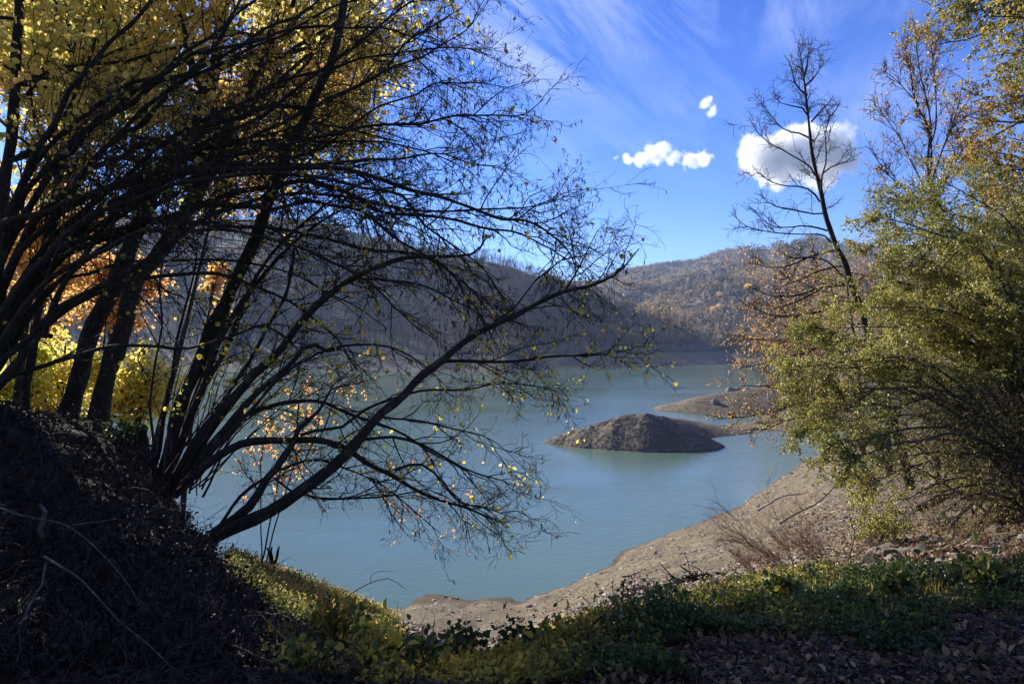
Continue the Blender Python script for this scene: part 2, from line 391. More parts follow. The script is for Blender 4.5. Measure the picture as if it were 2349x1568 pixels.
bank = mixc(nt, .45, bank, ramp(nt, [(.3, (.62, .6, .57)), (.65, (1.15, 1.12, 1.08))], wv.outputs['Fac']), 'MULTIPLY')
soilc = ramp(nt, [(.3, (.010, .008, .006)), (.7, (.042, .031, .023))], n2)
woodc = ramp(nt, [(.3, (.055, .042, .032)), (.55, (.085, .066, .048)), (.8, (.065, .07, .038))], n3)
sep = N(nt, 'ShaderNodeMapRange'); sep.inputs[1].default_value = 0; sep.inputs[2].default_value = 1; nt.links.new(ar.outputs['Fac'], sep.inputs[0])
sep2 = N(nt, 'ShaderNodeMapRange'); sep2.inputs[1].default_value = 1; sep2.inputs[2].default_value = 2; nt.links.new(ar.outputs['Fac'], sep2.inputs[0])
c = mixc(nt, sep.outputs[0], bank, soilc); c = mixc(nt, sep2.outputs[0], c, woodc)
# wet rim just above the water
wet = N(nt, 'ShaderNodeMapRange'); wet.inputs[1].default_value = .01; wet.inputs[2].default_value = .14; nt.links.new(add.outputs[0], wet.inputs[0]) if False else nt.links.new(sepz.outputs[2], wet.inputs[0])
c = mixc(nt, wet.outputs[0], mixc(nt, 1.0, c, (.5, .48, .45), 'MULTIPLY'), c)
d = N(nt, 'ShaderNodeBsdfPrincipled'); d.inputs['Roughness'].default_value = .92; d.inputs['Specular IOR Level'].default_value = .2
nt.links.new(c, d.inputs['Base Color'])
b = N(nt, 'ShaderNodeBump'); b.inputs['Strength'].default_value = .9; b.inputs['Distance'].default_value = .12
nh_ = N(nt, 'ShaderNodeMath', operation='MULTIPLY_ADD'); nt.links.new(n2, nh_.inputs[0]); nh_.inputs[1].default_value = .5; nt.links.new(n1, nh_.inputs[2])
nt.links.new(nh_.outputs[0], b.inputs['Height']); nt.links.new(b.outputs[0], d.inputs['Normal'])
out(nt, d.outputs[0]); M_GROUND = m
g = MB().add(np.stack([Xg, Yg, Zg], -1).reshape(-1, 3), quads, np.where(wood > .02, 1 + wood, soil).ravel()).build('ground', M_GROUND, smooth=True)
tag(g, 'bare brown lake bank, dark leafy terrace and wooded hills', kind='structure')

# island: its own finer sheet
xi = np.linspace(-1, 30, 380); yi = np.linspace(71, 90, 240); XI, YI = np.meshgrid(xi, yi)
ZI = ridge_h(XI, YI, ISLAND, 1.12)
wi = np.clip((ZI + 12.3) * 1.2, 0, 1)
ZI = ZI + wi * (.20 * fbm(XI / 2.6, YI / 2.6, 4, 41) + .10 * fbm(XI / .5, YI / .5, 3, 43)) + H
idx = np.arange(XI.size).reshape(XI.shape)
q = np.stack([idx[:-1, :-1], idx[:-1, 1:], idx[1:, 1:], idx[1:, :-1]], -1).reshape(-1, 4)
isl = MB().add(np.stack([XI, YI, ZI], -1).reshape(-1, 3), q).build('island', M_GROUND, smooth=True)
tag(isl, 'bare grey-brown gravel island rising from the lake', kind='structure')

# water
m, nt = new_mat('lake_water'); p = pos(nt)
d = N(nt, 'ShaderNodeBsdfPrincipled'); d.inputs['IOR'].default_value = 1.33; d.inputs['Roughness'].default_value = .09; d.inputs['Specular IOR Level'].default_value = .4
wc = ramp(nt, [(.35, (.065, .108, .082)), (.65, (.09, .14, .105))], noise(nt, p, .02, 3))
nt.links.new(wc, d.inputs['Base Color'])
mp = N(nt, 'ShaderNodeMapping'); mp.inputs['Rotation'].default_value = (0, 0, rad(20)); mp.inputs['Scale'].default_value = (.8, 2.6, 1); nt.links.new(p, mp.inputs[0])
w1 = noise(nt, mp.outputs[0], 1.2, 4, .6)
mp2 = N(nt, 'ShaderNodeMapping'); mp2.inputs['Scale'].default_value = (.02, .07, 1); nt.links.new(p, mp2.inputs[0])
w2 = noise(nt, mp2.outputs[0], 1.0, 4, .6)
b = N(nt, 'ShaderNodeBump'); b.inputs['Distance'].default_value = .055
st = N(nt, 'ShaderNodeMapRange'); st.inputs[1].default_value = .35; st.inputs[2].default_value = .65; st.inputs[3].default_value = .25; st.inputs[4].default_value = .8
nt.links.new(w2, st.inputs[0]); nt.links.new(st.outputs[0], b.inputs['Strength'])
nt.links.new(w1, b.inputs['Height']); nt.links.new(b.outputs[0], d.inputs['Normal'])
out(nt, d.outputs[0])
w = MB().add([(-1400, 16, 0), (1400, 16, 0), (1400, 1200, 0), (-1400, 1200, 0)], [(0, 1, 2, 3)]).build('water', m)
tag(w, 'calm blue-green reservoir water', kind='structure')

# ------------------------------------------------------------------ twig systems
def twigs(mb, mbl, P, R, L, rng, dens=5.0, len1=(.5, 1.2), n2=7, len2=.35, n3=3, len3=.12, grav=-.02, ang=38, t0=.25, r1=.007, r2=.0025, r3=.0017,
          leafn=0, leafs=.06, shape='round', catn=0, mbc=None, wander=.10, leaf_t0=.2, lrnd=None, down=.3):
    """side branches, twigs and spurs along ONE traced stem; leaves go to mbl"""
    n = max(2, int(L * dens))
    p, d, t, i = spawn(P[None], n, rng, t0, 1.0, ang, 14)
    l1 = rng.uniform(*len1, n) * (1.15 - .55 * t)
    B1 = grow(p, d, l1, 8, wander, grav, rng, .03)
    kk = (t * (len(P) - 1)).astype(int)
    rr = np.minimum(r1, R[kk] * .75)[:, None] * np.linspace(1, .3, 8)[None]
    tubes(mb, B1, rr, 4)
    p, d, t, i = spawn(B1, n2, rng, .12, 1.0, ang + 4, 14)
    l2 = len2 * rng.uniform(.5, 1.4, len(p)) * (l1[i] / np.mean(len1)) ** .5
    B2 = grow(p, d, l2, 5, wander * 1.3, grav, rng, .05)
    tubes(mb, B2, np.full(len(p), r2)[:, None] * np.linspace(1, .5, 5)[None], 3)
    LS = [B2]
    if n3:
        p, d, t, i3 = spawn(B2, n3, rng, .2, 1.0, ang + 8, 18)
        B3 = grow(p, d, len3 * rng.uniform(.5, 1.5, len(p)), 3, wander * 1.5, grav, rng)
        tubes(mb, B3, np.full(len(p), r3)[:, None] * np.linspace(1, .7, 3)[None], 3)
        LS.append(B3)
    if leafn:
        for B in LS[:1]:
            m_ = int(len(B) * leafn)
            sel = rng.integers(0, len(B), m_)
            q, dd = on_lines(B[sel], 1, rng, leaf_t0)
            leaves(mbl, q, leafs, rng, shape, up=.15, down=down, dirs=dd * .6, rnd=None if lrnd is None else rng.normal(lrnd, .22, len(q)))
    if catn and mbc is not None:
        B = LS[-1]; sel = rng.integers(0, len(B), int(len(B) * catn))
        q, dd = on_lines(B[sel], 1, rng, .4, .004)
        leaves(mbc, q, .046, rng, 'catkin', down=1.2, up=0, sizevar=.4)
    return B1, B2

def limb(parent, name, pix, Y0, Y1, ra, rb, rng, mat=None, sides=7, wob=.015, step=.12, **tw):
    """one traced stem as a part, with its twigs as its sub-part"""
    P, R, L = trace(pix, Y0, Y1, ra, rb, rng, wob, step=step)
    mb = MB(); tubes(mb, P[None], R[None], sides); o = mb.build(name, mat or M_BARK, parent, True)
    bt = None
    if tw:
        ml = tw.pop('mbl', None); tm = tw.pop('tmat', M_TWIG)
        mt = MB(); bt = twigs(mt, ml, P, R, L, rng, **tw); mt.build('twigs', tm, o)
    return P, R, L, o, bt

def base_on_ground(px, py, Y):
    p = at(px, py, Y); p[2] = ground_z(p[0], p[1]); return tuple(p)

# ================================================================== LEFT: arching hazel at the frame's edge
rng = np.random.default_rng(11)
t = empty('hazel', base_on_ground(-60, 950, 6.8), 'big bare hazel at the left edge, its many dark stems arching right over the lake', 'tree')
lv = MB(); ck = MB()
A = [
 ([(-60, 950), (0, 868), (156, 706), (281, 659), (359, 637), (468, 628), (562, 650), (685, 703), (760, 765), (820, 850)], 6.6, 7.0, .030, .006),
 ([(-60, 940), (19, 859), (94, 831), (162, 815), (265, 793), (343, 791), (437, 787), (499, 774), (562, 759), (600, 750), (640, 765), (671, 790)], 6.4, 6.6, .024, .008),
 ([(-60, 930), (10, 850), (50, 795), (95, 768), (128, 782)], 6.3, 6.4, .055, .022),
 ([(100, 775), (130, 720), (165, 640), (205, 560), (262, 480), (330, 400)], 6.4, 6.8, .030, .010),
 ([(-60, 900), (-20, 640), (40, 520), (112, 397), (187, 326), (262, 255), (337, 210), (412, 176), (487, 139), (580, 82), (674, 37), (749, 5)], 6.8, 7.6, .050, .010),
 ([(-50, 880), (20, 620), (112, 487), (262, 337), (337, 281), (412, 187), (468, 131), (524, 56), (562, -20)], 7.0, 8.0, .045, .016),
 ([(-60, 760), (0, 524), (112, 479), (225, 431), (337, 397), (487, 389), (637, 386), (806, 389), (916, 415), (1003, 454), (1112, 489), (1222, 520), (1300, 570), (1330, 610)], 6.4, 7.2, .042, .007),
 ([(-60, 860), (60, 640), (200, 560), (391, 485), (522, 441), (610, 420), (697, 424), (785, 437), (872, 485), (1003, 498), (1090, 520), (1178, 537), (1265, 572), (1309, 612)], 6.8, 7.5, .040, .006),
 ([(-60, 900), (120, 720), (260, 640), (391, 559), (479, 502), (566, 480), (741, 472), (828, 480), (916, 542), (1003, 590), (1047, 634), (1080, 700)], 6.4, 7.0, .036, .006),
 ([(-60, 820), (100, 600), (300, 520), (391, 507), (522, 520), (610, 524), (741, 546), (828, 564), (960, 581), (1060, 640), (1130, 720)], 6.6, 6.8, .032, .005),
 ([(-50, 850), (50, 560), (200, 400), (350, 330), (480, 290), (600, 250), (719, 245), (785, 218), (850, 188), (916, 114), (981, 66), (1047, 22)], 7.0, 7.4, .040, .006),
 ([(-50, 880), (80, 620), (240, 480), (420, 400), (600, 340), (700, 315), (785, 306), (872, 284), (1003, 271), (1134, 262), (1200, 262), (1248, 232)], 6.8, 7.2, .036, .004),
 ([(-60, 800), (100, 520), (300, 420), (500, 380), (700, 375), (828, 371), (960, 358), (1047, 363), (1152, 385)], 6.7, 7.0, .034, .004),
 ([(-60, 840), (40, 480), (160, 330), (330, 200), (450, 100), (600, -10)], 6.5, 7.6, .040, .012),
 ([(-50, 900), (60, 700), (180, 600), (320, 545), (480, 530), (640, 560), (780, 610), (900, 690), (960, 770)], 6.0, 6.4, .028, .005),
 ([(-60, 760), (60, 420), (200, 260), (380, 150), (560, 90), (740, 60), (900, 70), (1020, 110)], 6.9, 7.4, .035, .005),
 ([(-60, 800), (130, 560), (330, 450), (540, 405), (740, 410), (900, 450), (1020, 540), (1100, 610), (1160, 680)], 6.2, 6.6, .030, .005),
 ([(-60, 900), (0, 560), (90, 330), (200, 150), (330, 20), (400, -60)], 6.4, 7.4, .040, .014),
 ([(-60, 920), (90, 690), (230, 610), (420, 590), (600, 610), (760, 670), (880, 760)], 6.9, 7.2, .022, .005),
 ([(-40, 930), (30, 740), (150, 560), (290, 440), (470, 350), (660, 300), (800, 290), (930, 330)], 7.2, 7.6, .030, .005),
 ([(-50, 900), (100, 600), (280, 400), (460, 280), (640, 200), (800, 150), (940, 120), (1050, 110), (1120, 130)], 7.0, 7.6, .034, .004),
 ([(-50, 900), (120, 620), (330, 440), (540, 330), (720, 250), (860, 180), (980, 130), (1060, 70), (1100, 10)], 7.2, 7.8, .034, .004),
 ([(-50, 880), (120, 560), (320, 400), (520, 330), (720, 320), (880, 330), (1010, 350), (1080, 400)], 7.0, 7.4, .030, .004),
 ([(-50, 900), (100, 640), (300, 480), (500, 400), (700, 350), (860, 260), (980, 200), (1090, 190), (1140, 210)], 7.1, 7.5, .032, .004),
 ([(-40, 900), (140, 640), (360, 510), (580, 460), (760, 450), (920, 480), (1080, 480), (1220, 470), (1330, 440)], 6.9, 7.4, .030, .004),
 ([(-50, 900), (60, 640), (180, 420), (360, 230), (560, 120), (760, 30), (900, -40)], 7.1, 7.8, .034, .008),
 ([(-50, 930), (70, 680), (220, 500), (420, 360), (600, 260), (760, 150), (880, 60), (960, -10)], 7.3, 8.0, .038, .010),
]
for k, (pix, Y0, Y1, r0, r1) in enumerate(A):
    big = pix[-1][0] > 900
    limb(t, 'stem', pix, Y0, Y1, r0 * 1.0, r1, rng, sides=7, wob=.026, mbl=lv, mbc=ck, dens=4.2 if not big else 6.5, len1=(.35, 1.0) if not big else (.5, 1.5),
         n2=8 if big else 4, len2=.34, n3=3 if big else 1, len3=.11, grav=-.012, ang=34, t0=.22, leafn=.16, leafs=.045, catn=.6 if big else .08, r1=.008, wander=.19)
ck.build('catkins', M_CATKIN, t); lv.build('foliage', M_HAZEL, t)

# ------------------------------------------------------------------ hazel clump on the mound
rng = np.random.default_rng(12)
t = empty('hazel', base_on_ground(375, 1110, 6.6), 'hazel clump with a fan of straight dark stems on the crest of the dark mound', 'tree')
lv = MB(); ck = MB()
C = [
 ([(368, 1125), (406, 949), (462, 812), (537, 656), (599, 512), (630, 418), (687, 306), (735, 200), (772, 90), (800, -60)], 6.8, 8.2, .060, .040, .9),
 ([(387, 1135), (474, 980), (562, 887), (624, 824), (685, 750), (741, 687), (816, 630), (910, 597), (966, 589), (1060, 585), (1097, 574), (1120, 537)], 6.5, 6.6, .042, .008, 1),
 ([(399, 1135), (499, 1011), (574, 918), (662, 837), (705, 787), (749, 805), (780, 802)], 6.4, 6.3, .034, .014, .5),
 ([(420, 1110), (531, 1030), (624, 1008), (718, 1005), (786, 1024), (843, 1061), (905, 1080), (968, 1124), (1030, 1155), (1092, 1180), (1155, 1205)], 6.2, 6.2, .034, .004, 1.2),
 ([(400, 1120), (487, 1018), (562, 955), (655, 918), (737, 912), (786, 937), (843, 961), (930, 1000), (1010, 1050), (1080, 1090), (1130, 1100)], 6.6, 6.8, .024, .003, 1.2),
 ([(375, 1120), (431, 974), (499, 793), (549, 699), (624, 606), (674, 562), (740, 500), (800, 470)], 6.9, 7.6, .036, .008, 1),
 ([(343, 1115), (350, 918), (362, 730), (375, 543), (400, 400)], 6.5, 6.8, .012, .004, .5),
 ([(350, 1115), (387, 918), (406, 793), (437, 668), (456, 543)], 7.0, 7.3, .020, .005, .6),
 ([(360, 1120), (449, 924), (499, 824), (543, 730), (600, 620), (690, 520), (790, 440), (900, 400)], 7.0, 7.8, .030, .006, 1),
 ([(400, 1120), (520, 900), (620, 740), (668, 640), (690, 480), (704, 370)], 6.6, 7.0, .018, .004, .7),
 ([(390, 1125), (500, 960), (600, 850), (700, 730), (790, 650), (880, 640), (990, 660), (1090, 720), (1150, 800)], 6.9, 7.0, .024, .004, 1.1),
 ([(410, 1125), (520, 1000), (640, 880), (760, 800), (860, 790), (960, 830), (1040, 900)], 6.3, 6.4, .018, .003, 1),
]
for (pix, Y0, Y1, r0, r1, dn) in C:
    limb(t, 'stem', pix, Y0, Y1, r0 * 1.2, r1, rng, sides=8, wob=.018, mbl=lv, mbc=ck, dens=4.6 * dn, len1=(.35, .95), n2=6, len2=.28, n3=3, len3=.09,
         grav=-.02, ang=36, t0=.24, leafn=.55, leafs=.042, catn=.05, r1=.007, wander=.19, lrnd=.7)
for k in range(22):                                     # straight young shoots from the same stool
    x0 = rng.uniform(340, 470); y0 = 1110 + rng.uniform(-5, 30); a = rad(rng.uniform(35, 88)); ln = rng.uniform(250, 560)
    x1 = x0 + math.cos(a) * ln; y1 = y0 - math.sin(a) * ln
    mid = ((x0 + x1) / 2 - 15, (y0 + y1) / 2 - 14)
    limb(t, 'shoot', [(x0, y0), mid, (x1, y1)], rng.uniform(6.2, 7), rng.uniform(6.2, 7.4), rng.uniform(.006, .013), .002, rng, mat=M_TWIG, sides=4, wob=.012,
         mbl=lv, dens=2.2, len1=(.15, .4), n2=3, len2=.14, n3=0, ang=30, t0=.35, leafn=1.6, leafs=.042, r1=.003, lrnd=.7)
ck.build('catkins', M_CATKIN, t); lv.build('foliage', M_HAZEL, t)

# ------------------------------------------------------------------ leaning tree
rng = np.random.default_rng(13)
t = empty('leaning_tree', base_on_ground(478, 1245, 5.8), 'dark tree leaning far out from the bank, its trunk crossing the water', 'tree')
lv = MB(); yl = MB(); ck = MB()
kw = dict(dens=6.5, len1=(.35, 1.0), n2=8, len2=.28, n3=3, len3=.09, grav=-.02, ang=40, r1=.007, wander=.19)
P1, R1, L1, trunk, _ = limb(t, 'trunk', [(470, 1262), (479, 1242), (544, 1211), (610, 1176), (675, 1133), (741, 1085), (785, 1045), (828, 1002), (872, 949), (916, 914), (960, 866), (1012, 827), (1064, 783), (1172, 724), (1247, 687), (1300, 665), (1359, 653), (1415, 628), (1440, 600), (1464, 571)],
     5.7, 6.4, .057, .005, rng, sides=10, wob=.012, mbl=lv, mbc=ck, **{**kw, 't0': .62, 'dens': 3.0, 'catn': .15, 'leafn': .08})
D = [
 ([(474, 1235), (536, 1189), (575, 1154), (610, 1106), (641, 1076), (675, 1023), (689, 980), (737, 936), (770, 880)], 5.8, 6.3, .040, .006, M_ORANGE, .28),
 ([(1012, 829), (1091, 831), (1156, 833), (1222, 831), (1287, 822), (1370, 816), (1430, 805), (1490, 790)], 6.2, 6.1, .014, .002, M_YEL, .62),
 ([(828, 1008), (894, 1001), (960, 1019), (1003, 1041), (1069, 1076), (1112, 1093), (1156, 1106), (1178, 1122)], 6.1, 6.2, .014, .003, M_YEL, .15),
 ([(689, 997), (785, 967), (828, 940), (900, 918), (960, 901), (1047, 892), (1134, 875), (1222, 879), (1275, 890)], 6.2, 6.4, .013, .003, M_YEL, .34),
 ([(684, 1128), (741, 1141), (806, 1148), (872, 1141), (938, 1128), (990, 1120), (1050, 1150)], 5.9, 6.0, .011, .003, M_ORANGE, .18),
 ([(632, 1098), (662, 1119), (693, 1128), (760, 1130)], 6.0, 5.9, .010, .004, M_ORANGE, .2),
 ([(500, 1210), (560, 1130), (630, 1080), (720, 1050), (800, 1075), (880, 1110), (960, 1180), (1020, 1230)], 6.2, 6.4, .013, .003, M_ORANGE, .25),
 ([(1299, 662), (1322, 612), (1359, 537), (1397, 511)], 6.35, 6.5, .008, .002, M_HAZEL, .1),
 ([(905, 1078), (960, 1060), (1010, 1090), (1060, 1150), (1120, 1165), (1180, 1190), (1215, 1200)], 6.2, 6.3, .010, .002, M_HAZEL, .03),
 ([(1135, 735), (1180, 700), (1230, 640), (1300, 590), (1340, 530)], 6.3, 6.6, .008, .002, M_HAZEL, .05),
 ([(870, 955), (960, 960), (1050, 985), (1130, 1010), (1190, 1060)], 6.2, 6.3, .009, .002, M_YEL, .20),
]
bymat = {}
for (pix, Y0, Y1, r0, r1, lm, ln) in D:
    ml = bymat.setdefault(lm.name, (MB(), lm))[0]
    limb(t, 'branch', pix, Y0, Y1, r0 * 1.25, r1, rng, sides=7, wob=.018, mbl=ml, mbc=ck, **{**kw, 't0': .12, 'leafn': ln * 4.0, 'leafs': .036, 'catn': .10, 'shape': 'oval'})
limb(t, 'branch', [(1068, 1190), (1071, 1225), (1069, 1262), (1070, 1280)], 6.2, 6.2, .003, .0015, rng, sides=4)
ck.build('catkins', M_CATKIN, t)
for nm, (ml, lm) in bymat.items(): ml.build('foliage', lm, t)
lv.build('foliage', M_HAZEL, t)

# ------------------------------------------------------------------ golden trees
def leafy_crown(parent, seeds, rng, mat, size, L1, n1, n2, L2, perleaf, shape='round', grav=.02, dirbias=(0, 0, 0), bare=0, tmat=None, up=.4, rmain=.02, rndfn=None, n3=0, name='foliage'):
    """limbs from seed points/directions -> branches -> twigs -> leaves"""
    mb = MB(); ml = MB()
    P0 = np.array([s[0] for s in seeds], float); D0 = np.array([s[1] for s in seeds], float)
    B0 = grow(P0, D0 + np.array(dirbias), np.array([s[2] for s in seeds]), 9, .10, grav, rng, .03)
    tubes(mb, B0, np.array([s[3] for s in seeds])[:, None] * np.linspace(1, .35, 9)[None], 6)
    p, d, t_, i = spawn(B0, n1, rng, .15, 1, 42, 14); B1 = grow(p, d, L1 * rng.uniform(.5, 1.3, len(p)), 7, .12, grav, rng, .03)
    tubes(mb, B1, np.full(len(p), rmain * .35)[:, None] * np.linspace(1, .35, 7)[None], 4)
    p, d, t_, i = spawn(B1, n2, rng, .1, 1, 42, 16); B2 = grow(p, d, L2 * rng.uniform(.5, 1.4, len(p)), 5, .15, grav, rng, .03)
    tubes(mb, B2, np.full(len(p), .0035)[:, None] * np.linspace(1, .5, 5)[None], 3)
    if n3:
        p, d, t_, i = spawn(B2, n3, rng, .1, 1, 42, 16); B2 = grow(p, d, L2 * .5 * rng.uniform(.5, 1.4, len(p)), 4, .15, grav, rng, .03)
        tubes(mb, B2, np.full(len(p), .0025)[:, None] * np.linspace(1, .5, 4)[None], 3)
    keep = rng.random(len(B2)) > bare
    Bk = B2[keep]
    q, dd = on_lines(Bk, perleaf, rng, .1, size * .35)
    r = None if rndfn is None else rndfn(q, rng)
    leaves(ml, q, size, rng, shape, down=.25, up=up, dirs=dd * .5, rnd=r)
    mb.build('branches', tmat or M_BARK, parent); ml.build(name, mat, parent)

def clump_rnd(sc=1.2, base=.5, amp=.9, jit=.15, seed=0):
    def f(q, rng): return base + amp * fbm(q[:, 0] / sc + q[:, 1] * .37, q[:, 2] / sc, 3, seed) + rng.normal(0, jit, len(q))
    return f

rng = np.random.default_rng(21)
def golden(pix, Y0, Y1, r0, r1, label, seeds_px, mat=M_GOLD, size=.07, nleaf=7, group=None, bare=0, n1=9, n2=7, L1=1.5, L2=.55, base=None, Lf=(1.6, 3.0)):
    bx = pix[0]; t = empty('golden_tree', base_on_ground(bx[0], bx[1], Y0), label, 'tree', group)
    P, R, L = trace(pix, Y0, Y1, r0, r1, rng, .03, step=.25)
    P[0, 2] -= .3
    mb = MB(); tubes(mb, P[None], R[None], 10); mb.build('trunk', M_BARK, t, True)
    seeds = []
    for k in range(seeds_px):
        i = int(len(P) * rng.uniform(.35, 1)); i = min(i, len(P) - 2)
        a = rng.uniform(0, 2 * math.pi); dr = np.array([math.cos(a), math.sin(a) * .8, rng.uniform(-.05, .7)])
        seeds.append((P[i], dr, rng.uniform(*Lf), R[i] * .5))
    leafy_crown(t, seeds, rng, mat, size, L1, n1, n2, L2, int(nleaf * 1.15), bare=bare, rndfn=clump_rnd(1.3, .45, .9, .15, int(rng.integers(99))))
    return t
golden([(135, 990), (165, 890), (210, 760), (255, 650), (300, 560), (340, 470), (412, 318), (468, 243), (490, 180), (500, 60), (520, -80), (530, -260)], 9.3, 11.5, .135, .05,
       'golden-leaved tree with thick black trunk, left one of the pair on the mound', 22)
golden([(215, 990), (235, 880), (280, 750), (320, 640), (350, 590), (395, 520), (470, 400), (560, 220), (640, 40), (690, -150), (720, -330)], 9.0, 11.5, .13, .05,
       'golden-leaved tree with thick black trunk, right one of the pair on the mound', 22)
golden([(-30, 900), (0, 450), (25, 330), (40, 150), (45, 0), (50, -200), (60, -420)], 8.0, 9.5, .08, .04,
       'slim upright grey trunk at the far left edge with greenish gold leaves', 18, size=.065)
golden([(60, 940), (90, 700), (118, 470), (150, 250), (168, 60), (175, -150), (190, -350)], 8.6, 10.5, .05, .03,
       'second slim upright grey trunk, just right of the one at the left edge', 14, size=.065, bare=.1)
golden([(760, 1400), (800, 900), (840, 300), (860, -100), (880, -500)], 30, 30, .0, .0, 'x', 0) if False else None
stub = at(265, 905, 9.0)

# bright yellow and orange trees further down the bank
rng = np.random.default_rng(22)
def backlit(name, label, cx, cy, Y, w, h, n, mat, size, rnd=None, nb=26, foot=None):
    """small tree: a trunk and sprays of leaves filling an uneven crown"""
    c = at(cx, cy, Y); W = w / F * Y; Hh = h / F * Y
    ft = c if foot is None else at(*foot); gz = ground_z(ft[0], ft[1]); t = empty(name, (ft[0], ft[1], gz), label, 'tree'); n = int(n * 1.15)
    top = c + np.array([0, 0, Hh * .35])
    P, L = spline([(ft[0], ft[1], gz - .2), ((c[0] + ft[0]) / 2 - .2, (c[1] + ft[1]) / 2, (gz + c[2]) / 2 - .2), tuple(top)], 14)
    mb = MB(); tubes(mb, P[None], np.linspace(.07, .02, 14)[None], 7); mb.build('trunk', M_BARK, t, True)
    mb = MB(); ml = MB()
    tg = rng.normal(size=(nb, 3)); tg = unit(tg) * rng.uniform(.35, 1, (nb, 1)); tg = c + tg * np.array([W / 2, min(W, Hh) / 2.2, Hh / 2])
    for g_ in tg:
        k = int(np.clip(((g_[2] - gz) / (top[2] - gz) * .8) * 13, 3, 12)); s0 = P[k]
        B, _ = spline([s0, (s0 + g_) / 2 + np.array([0, 0, .15]), g_], 8); tubes(mb, B[None], np.linspace(.018, .005, 8)[None], 4)
        cl = unit(rng.normal(size=(9, 3))); S1 = grow(np.repeat(B[None, 5], 9, 0) if False else np.repeat(B[5][None], 9, 0), cl + unit(g_ - s0) * .7, np.full(9, W * .16 + .15), 5, .15, .0, rng)
        tubes(mb, S1, np.full((9, 5), .004), 3)
        per = int(n / nb / 9); q, dd = on_lines(S1, per, rng, .05, W * .035 + .03)
        leaves(ml, q, size, rng, 'round', down=.3, up=.1, dirs=dd * .4, rnd=None if rnd is None else rng.normal(rnd, .2, len(q)))
    mb.build('branches', M_BARK, t); ml.build('foliage', mat, t)
backlit('yellow_tree', 'low glowing yellow tree seen behind the two thick black trunks', 150, 890, 15, 330, 280, 5200, M_YEL, .08)
backlit('yellow_tree', 'glowing yellow-green tree at the foot of the left edge, nearest the mound', 50, 850, 13.5, 160, 220, 1500, M_YEL, .085, .15)
backlit('yellow_tree', 'small yellow tree right of the second black trunk, above the water', 330, 880, 14, 210, 220, 2600, M_YEL, .08, .5)
backlit('orange_tree', 'orange-leaved tree between the black trunks and the hazel clump', 270, 640, 18, 240, 330, 5200, M_ORANGE, .085)
backlit('orange_tree', 'small orange tree just above the hazel clump', 500, 640, 20, 60, 130, 900, M_ORANGE, .08, .3, 8, foot=(400, 1050, 12))
backlit('orange_tree', 'tall orange tree glowing through the stems at the upper left', 120, 560, 12.5, 260, 380, 3600, M_ORANGE, .07, .35, foot=(60, 950, 12))
backlit('orange_tree', 'tall orange and yellow tree behind the hazel clump, reaching the top of the picture', 560, 300, 22, 300, 420, 3800, M_GOLD, .11, .8, 34, foot=(300, 990, 11))
backlit('golden_tree', 'golden tree whose crown closes the top of the picture left of the open sky', 760, 130, 15, 460, 420, 9000, M_GOLD, .085, .35, 34, foot=(335, 1020, 10))
backlit('golden_tree', 'olive-gold tree crown in the top left corner', 180, 80, 15, 520, 420, 11000, M_GOLD, .085, .12, 36, foot=(20, 960, 11))

rng = np.random.default_rng(29)
for (bx, by, hh) in ((-11.5, 11.0, 6.5), (-14, 9.5, 7.5), (-11, 8.0, 6.5), (-7.5, 1.0, 9), (-4.5, -4.0, 10), (2.5, -5.5, 10), (8, -4, 9)):  # unseen trees, placed to shade the mound and terrace
    gz = ground_z(bx, by); t = empty('golden_tree', (bx, by, gz), 'tree of the wood beside and behind the viewpoint, outside the picture', 'tree', 'trees of the wood around the viewpoint')
    P, L = spline([(bx, by, gz - .2), (bx + .2, by, gz + hh * .5), (bx - .1, by + .2, gz + hh)], 12); mb = MB(); tubes(mb, P[None], np.linspace(.16, .04, 12)[None], 9); mb.build('trunk', M_BARK, t, True)
    seeds = [(P[int(rng.integers(4, 11))], np.array([math.cos(a), math.sin(a), rng.uniform(0, .6)]), rng.uniform(2, 3.6), .03) for a in rng.uniform(0, 6.28, 22)]
    leafy_crown(t, seeds, rng, M_GOLD, .13, 1.5, 8, 6, .6, 6)

# orange sapling in front of the water
rng = np.random.default_rng(23)
t = empty('sapling', base_on_ground(640, 1290, 8.5), 'thin sapling with small orange leaves in front of the water, between clump and leaning tree', 'tree')
ml = MB()
for (pix, r0) in (([(600, 1290), (640, 1100), (680, 980), (700, 900)], .012), ([(610, 1290), (680, 1060), (740, 950), (800, 880)], .010), ([(600, 1290), (600, 1120), (610, 990), (650, 900)], .009)):
    limb(t, 'stem', pix, 8.5, 8.5, r0, .003, rng, sides=5, mbl=ml, dens=7, len1=(.2, .6), n2=5, len2=.2, n3=0, t0=.3, leafn=3.2, leafs=.038, shape='oval', r1=.004)
ml.build('foliage', M_ORANGE, t)

